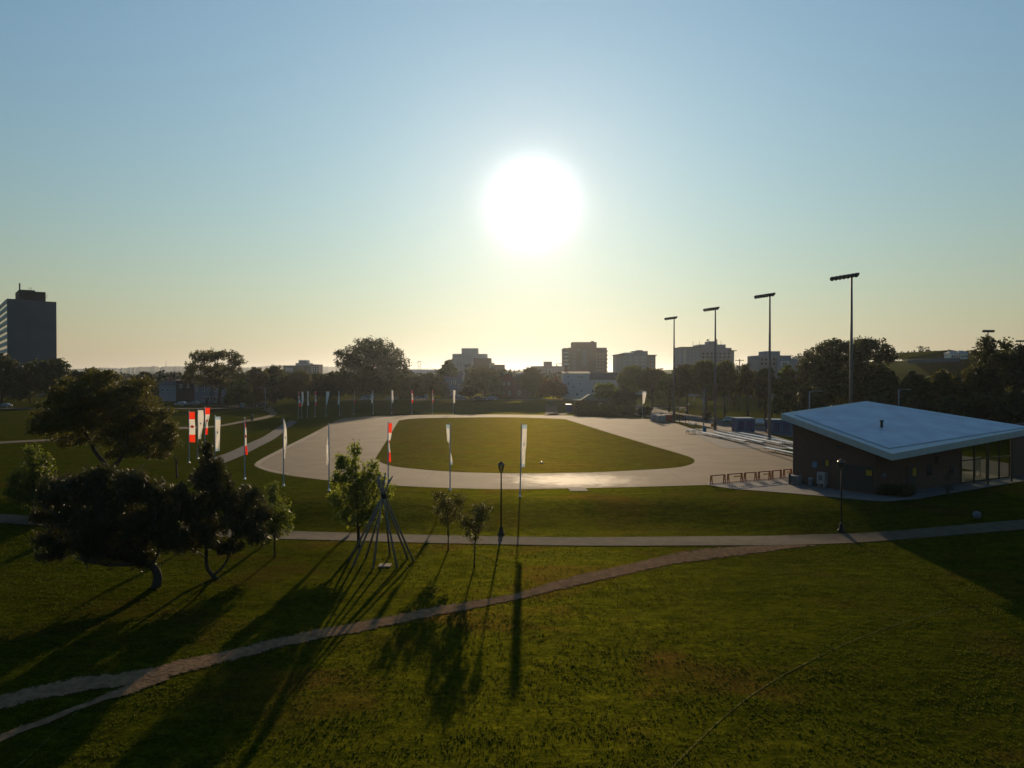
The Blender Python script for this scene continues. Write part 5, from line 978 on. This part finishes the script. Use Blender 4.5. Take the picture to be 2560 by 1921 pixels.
# gooseneck lamp and small globe lamps near the picnic tables
g = gnd(1759, 1066); o = thing('gooseneck_lamp', 'grey pole with a tall arched gooseneck arm by the picnic tables', 'lamp post', g)
mb = MB(); mb.tube([(0, 0, -.1), (0.1, 0, 8.2)], [.13, .09], 8); mb.build('pole', M_steel, o, True)
mb = MB(); mb.tube([(0, 0, 4.2), (-.25, 0, 5.4)] + [(-1.2 + 1.0 * math.cos(t), 0, 5.4 + 1.5 * math.sin(t)) for t in [i * math.pi / 8 for i in range(0, 9)]], .09, 8); mb.build('arched_arm', M_steel, o, True)
mb = MB(); mb.lathe([(.05, .2), (.22, .0), (.25, -.1)], 12, (-2.2, 0, 5.3)); mb.build('lamp_head', M_cap, o, True)
for px, row, hh, lab in ((1721, 1056, 4.0, 'globe lamp left of the gooseneck lamp'), (1714, 1062, 3.0, 'short globe lamp just left of the picnic tables'), (1699, 1058, 2.9, 'short globe lamp, leftmost by the bushes')):
    g = gnd(px, row); o = thing('globe_lamp', lab, 'lamp post', g, 0, 'globe lamps beside the oval'); mb = MB(); mb.tube([(0, 0, -.1), (0, 0, hh)], [.07, .05], 8); mb.build('pole', M_frame, o); mb = MB(); mb.lathe([(.0, 0), (.16, .08), (.22, .22), (.16, .36), (.0, .42)], 12, (0, 0, hh)); mb.build('globe', M_white, o, True)

# ---------------------------------------------------------------- bare pole frame (tipi poles)
D = 52.2; tx = (958 - 1280) / FPX * D; tz = th(tx, D); o = thing('pole_frame', 'conical frame of bare tipi poles on the lawn', 'tipi frame', (tx, D, tz))
apex = at(959, 1240, D) - Vector((tx, D, tz))
feet = [(-2.35, .1), (-1.85, -1.0), (-1.35, .95), (-.45, -1.35), (.2, 1.5), (1.1, -1.3), (1.5, .9), (1.95, .3)]
for k, (fx, fy) in enumerate(feet):
    f0 = Vector((fx, fy, th(tx + fx, D + fy) - tz)); a = apex + Vector((random.uniform(-.08, .08), random.uniform(-.08, .08), random.uniform(-.12, .12))); dirn = (a - f0).normalized()
    e = a + dirn * random.uniform(1.1, 1.65); mb = MB(); mb.tube([f0 - dirn * .1, f0.lerp(e, .5) + Vector((random.uniform(-.03, .03), 0, random.uniform(-.03, .03))), e], [.075, .062, .04], 8); mb.build('pole', M_wood, o, True)
mb = MB(); mb.lathe([(.16, -.18), (.2, -.05), (.19, .08), (.15, .2)], 10, tuple(apex)); mb.build('rope_binding', M_bark, o, True)
g = gnd(963, 1414); mb = MB(); mb.prism([(g.x - .42, g.y - .4), (g.x + .40, g.y - .45), (g.x + .38, g.y + .4), (g.x - .4, g.y + .35)], g.z - .05, g.z + .05); tag(mb.build('hearth_slab', M_border), 'small pale concrete slab under the bare pole frame', 'slab')

# ---------------------------------------------------------------- benches, tables, sheds, bins
def bench(p0, p1, lab, hidden=0.0):
    z = .45; A = []
    for px, row in (p0, p1): d_ = ray(px, row); t = (z - H) / d_[2]; A.append(Vector((d_[0] * t, d_[1] * t, 0)))
    a, b = A; dn = (b - a).normalized(); b = b + dn * hidden; c = (a + b) / 2; ln = (b - a).length
    o = thing('bench', lab, 'bench', (c.x, c.y, 0.05), math.atan2(dn.y, dn.x), 'long white benches beside the oval')
    mb = MB(); mb.box((0, 0, .42), (ln, .75, .05)); mb.build('seat', M_alu, o); mb = MB(); mb.box((0, .36, .30), (ln, .03, .14)); mb.build('side_rail', M_frame, o)
    for k in range(max(3, int(ln / 3)) + 1):
        x = -ln / 2 + .3 + (ln - .6) * k / max(3, int(ln / 3)); mb = MB(); mb.tube([(x, -.3, 0), (x, -.2, .4)], .03, 5); mb.tube([(x, .3, 0), (x, .2, .4)], .03, 5); mb.box((x, 0, .2), (.04, .5, .04)); mb.build('leg', M_frame, o)
bench((1751, 1080), (1862, 1103), 'front long bench nearest the picnic tables'); bench((1787, 1080), (1908, 1106), 'second long bench back from the oval'); bench((1823, 1082), (1954, 1109), 'third long bench back from the oval'); bench((1850, 1082), (1983, 1107), 'rearmost long bench in front of the blue sheds', 6)
bench((1914, 1119), (1984, 1133), 'long bench nearest the pavilion, on the oval edge', 8); bench((1971, 1120), (1984, 1123), 'bench end just showing beside the pavilion wall', 9)
def table(px, row, lab, rz):
    g = gnd(px, row); o = thing('picnic_table', lab, 'picnic table', g, rz, 'picnic tables beside the oval')
    mb = MB()
    for k in range(4): mb.box((0, -.3 + k * .2, .74), (1.8, .18, .05))
    mb.build('table_top', M_alu, o)
    for s_ in (-1, 1): mb = MB(); mb.box((0, s_ * .72, .45), (1.8, .26, .05)); mb.build('seat', M_alu, o)
    for s_ in (-1, 1):
        mb = MB(); mb.box((s_ * .65, 0, .40), (.06, 1.6, .08)); mb.tube([(s_ * .6, -.7, 0), (s_ * .6, -.25, .72)], .05, 5); mb.tube([(s_ * .6, .7, 0), (s_ * .6, .25, .72)], .05, 5); mb.build('leg_frame', M_frame, o)
table(1727, 1084, 'nearer picnic table left of the blue bin', .15); table(1733, 1066, 'farther picnic table under the gooseneck lamp', -.1)
g = gnd(1761, 1081); o = thing('litter_bin', 'pale blue litter bin at the end of the front bench', 'bin', g); mb = MB(); mb.lathe([(.3, 0), (.36, .05), (.38, .9), (.36, .95)], 14); mb.build('drum', M_lblue, o, True); mb = MB(); mb.lathe([(.39, .95), (.36, 1.1), (.15, 1.2)], 14); mb.build('lid', M_lblue, o)
def shed(px0, px1, px2, rt, rb, lab):
    d = H * FPX / (rb - 940); x0 = (px0 - 1280) / FPX * d; x1 = (px1 - 1280) / FPX * d; w_ = x1 - x0; h_ = (rb - rt) / FPX * d
    o = thing('kiosk_shed', lab, 'shed', ((x0 + x1) / 2, d, .05), 0, 'blue kiosk sheds'); dp = 3.2
    mb = MB(); mb.box((0, dp / 2, h_ / 2), (w_, dp, h_)); mb.build('wall', M_blue, o); mb = MB(); mb.box((0, dp / 2, h_ + .06), (w_ + .3, dp + .3, .16)); mb.build('roof', M_lblue, o)
    mb = MB()
    for x in (-w_ / 2, w_ / 2): mb.box((x, -.03, h_ / 2), (.16, .06, h_))
    mb.box((0, -.03, h_ - .1), (w_ - .17, .06, .18)); mb.box((0, -.03, .12), (w_ - .17, .06, .12)); mb.build('trim', M_lblue, o)
    for x in (-w_ * .23, w_ * .23):
        mb = MB(); mb.box((x, -.05, h_ * .5), (w_ * .40, .05, h_ * .74)); df_ = mb.build('door', M_lblue, o); mb = MB(); mb.box((x, -.085, h_ * .5), (w_ * .34, .03, h_ * .68)); mb.build('door_panel', M_blue, df_)
shed(1841, 1886, 1906, 1048, 1082, 'blue shed with two panelled doors left of the third mast'); shed(1928, 1980, 1990, 1052, 1086, 'blue shed half hidden behind the pavilion corner')
g = gnd(1922, 1086); o = thing('road_barrel', 'orange barrel at the foot of the third mast', 'barrel', g); mb = MB(); mb.lathe([(.3, 0), (.28, .5), (.25, .95), (.2, 1.0)], 12); mb.build('drum', M_orange, o, True); mb = MB(); mb.lathe([(.275, .62), (.265, .75)], 12); mb.build('reflective_band', M_white, o)
g = gnd(1781, 1068); o = thing('road_barrel', 'orange barrel at the foot of the second mast', 'barrel', g); mb = MB(); mb.lathe([(.35, 0), (.33, .6), (.3, 1.1), (.2, 1.15)], 12); mb.build('drum', M_orange, o, True); mb = MB(); mb.lathe([(.33, .72), (.32, .86)], 12); mb.build('reflective_band', M_white, o)
for px, row, m, sz, lab in ((1640, 1054, M_steel, (2.4, 1.2, 1.7), 'grey crate left of the dark red container'), (1653, 1056, M_steel, (1.8, 1.2, 1.6), 'grey crate touching the dark red container'), (1668, 1054, M_red, (2.4, 1.5, 1.6), 'dark red container at the far corner of the oval')):
    g = gnd(px, row); o = thing('storage_crate', lab, 'crate', g, .2); mb = MB(); mb.box((0, 0, sz[2] / 2 + .08), sz); mb.build('body', m, o, bevel=.03); mb = MB()
    for k in (-.4, 0, .4): mb.box((k * sz[0], 0, .04), (.15, sz[1], .08)); 
    for k in range(5): mb.box((sz[0] * (-.4 + .2 * k), -sz[1] / 2 - .02, sz[2] / 2 + .08), (.05, .04, sz[2] * .9))
    mb.build('ribs', M_frame, o)
# small things
g = gnd(1354, 1159); o = thing('field_light', 'small dark ground fitting on the infield grass', 'ground fitting', g); mb = MB(); mb.lathe([(.3, -.02), (.28, .1), (.12, .2)], 10); mb.build('housing', M_frame, o); mb = MB(); mb.lathe([(.05, .2), (.05, .3)], 8); mb.build('cap', M_alu, o)
g = gnd(630, 1052); o = thing('litter_bin', 'dark litter bin beside the curving far path', 'bin', g); mb = MB(); mb.lathe([(.3, 0), (.36, .1), (.38, 1.3)], 12); mb.build('drum', M_frame, o); mb = MB(); mb.lathe([(.42, 1.3), (.42, 1.42), (.2, 1.55)], 12); mb.build('lid', M_frame, o)
g = gnd(606, 1022); o = thing('notice_board', 'small notice board with pale top by the left street', 'notice board', g); mb = MB(); mb.box((0, 0, 1.1), (1.4, .2, 1.2)); mb.build('board', M_steel, o); mb = MB(); mb.box((0, 0, 1.76), (1.7, .5, .1)); mb.build('cap', M_alu, o); 
for k in (-.6, .6): mb = MB(); mb.box((k, 0, .25), (.1, .1, .5)); mb.build('leg', M_frame, o)

# ---------------------------------------------------------------- cars
def car(x, y, rz, paint, lab, van=False):
    o = thing('parked_car', lab, 'car', (x, y, th(x, y) + .1), rz, 'cars parked along the streets'); L_ = 4.5; hw = .88
    prof = [(-2.2, .3), (-2.25, .75), (-1.9, .92), (-1.1, 1.0), (-.35, 1.45), (1.0, 1.48), (1.75, 1.05), (2.2, .95), (2.25, .35)] if not van else [(-2.3, .3), (-2.3, .95), (-1.7, 1.1), (-1.1, 1.75), (2.1, 1.8), (2.3, 1.0), (2.3, .35)]
    n = len(prof); mb = MB(); a = [(px, -hw * (1 if pz < 1.1 else .82), pz) for px, pz in prof]; b = [(px, hw * (1 if pz < 1.1 else .82), pz) for px, pz in prof]
    mb.add(a + b, [tuple(range(n)), tuple(range(2 * n - 1, n - 1, -1))] + [(i, n + i, n + (i + 1) % n, (i + 1) % n) for i in range(n)]); mb.build('body', paint, o, bevel=.06)
    for s_ in (-1, 1):
        mb = MB(); zt_ = 1.38 if not van else 1.65; mb.add([(-.85, s_ * (hw + .012) * .96, 1.02), (1.45, s_ * (hw + .012) * .96, 1.02), (.95, s_ * (hw * .82 + .02), zt_), (-.3, s_ * (hw * .82 + .02), zt_)], [(0, 1, 2, 3)]); mb.build('side_window', M_glass, o)
        for wx in (-1.4, 1.4):
            mb = MB(); mb.tube([(wx, s_ * (hw - .18), .32), (wx, s_ * (hw + .02), .32)], .33, 14); wh = mb.build('wheel', M_frame, o, False); mb = MB(); mb.tube([(wx, s_ * (hw + .02), .32), (wx, s_ * (hw + .04), .32)], .18, 10); mb.build('rim', M_alu, wh)
        mb = MB(); mb.box((-2.24, s_ * .62, .72), (.06, .34, .14)); mb.build('headlight', M_white, o); mb = MB(); mb.box((2.24, s_ * .66, .8), (.06, .26, .16)); mb.build('tail_light', M_red, o)
paints = {k: pm('paint_' + k, c, tuple(q * .9 for q in c), 2, .3, spec=.7) for k, c in {'silver': (.18, .19, .21), 'grey': (.13, .14, .16), 'black': (.02, .02, .022), 'white': (.35, .35, .35), 'green': (.03, .09, .08), 'blue': (.07, .12, .22)}.items()}
for px, Yd, rz, p, lab, v in [(917, 258, 0, 'silver', 'silver van behind the eighth far flagpole', True), (1148, 257.5, 0, 'grey', 'grey car behind the last far flagpole', False), (1197, 257.5, 3.14, 'black', 'black car between grey and pale blue cars', False), (1228, 257.5, 0, 'blue', 'blue-grey car beside the brick gable house', False), (980, 262, 0, 'grey', 'grey car under the olive trees', False), (1052, 263, 0, 'blue', 'dark blue car under the low olive trees', True), (654, 262, 0, 'black', 'black car behind the street light on the left', False), (452, 282, 0, 'white', 'white car by the dark brick house', False), (485, 284, 0, 'silver', 'silver car before the grey terrace', False), (12, 268, 0, 'silver', 'silver car under the trees at the left frame edge', False), (1820, 180, 1.2, 'green', 'dark green car on the street behind the second mast', False), (1900, 172, 1.3, 'white', 'white car on the street behind the blue sheds', False)]:
    car((px - 1280) / FPX * Yd, Yd, rz, paints[p], lab, v)

# ---------------------------------------------------------------- haze
mh = bpy.data.materials.new('haze_air'); mh.use_nodes = True; t = mh.node_tree; t.nodes.remove(t.nodes['Principled BSDF'])
vv = t.nodes.new('ShaderNodeVolumePrincipled'); vv.inputs['Color'].default_value = (0.80, 0.88, 1.0, 1); vv.inputs['Density'].default_value = 0.00005; vv.inputs['Anisotropy'].default_value = 0.8
t.links.new(vv.outputs[0], t.nodes['Material Output'].inputs['Volume'])
mb = MB(); mb.box((0, 2420, 32), (9600, 5060, 72)); hz = mb.build('haze', mh); tag(hz, kind='stuff')
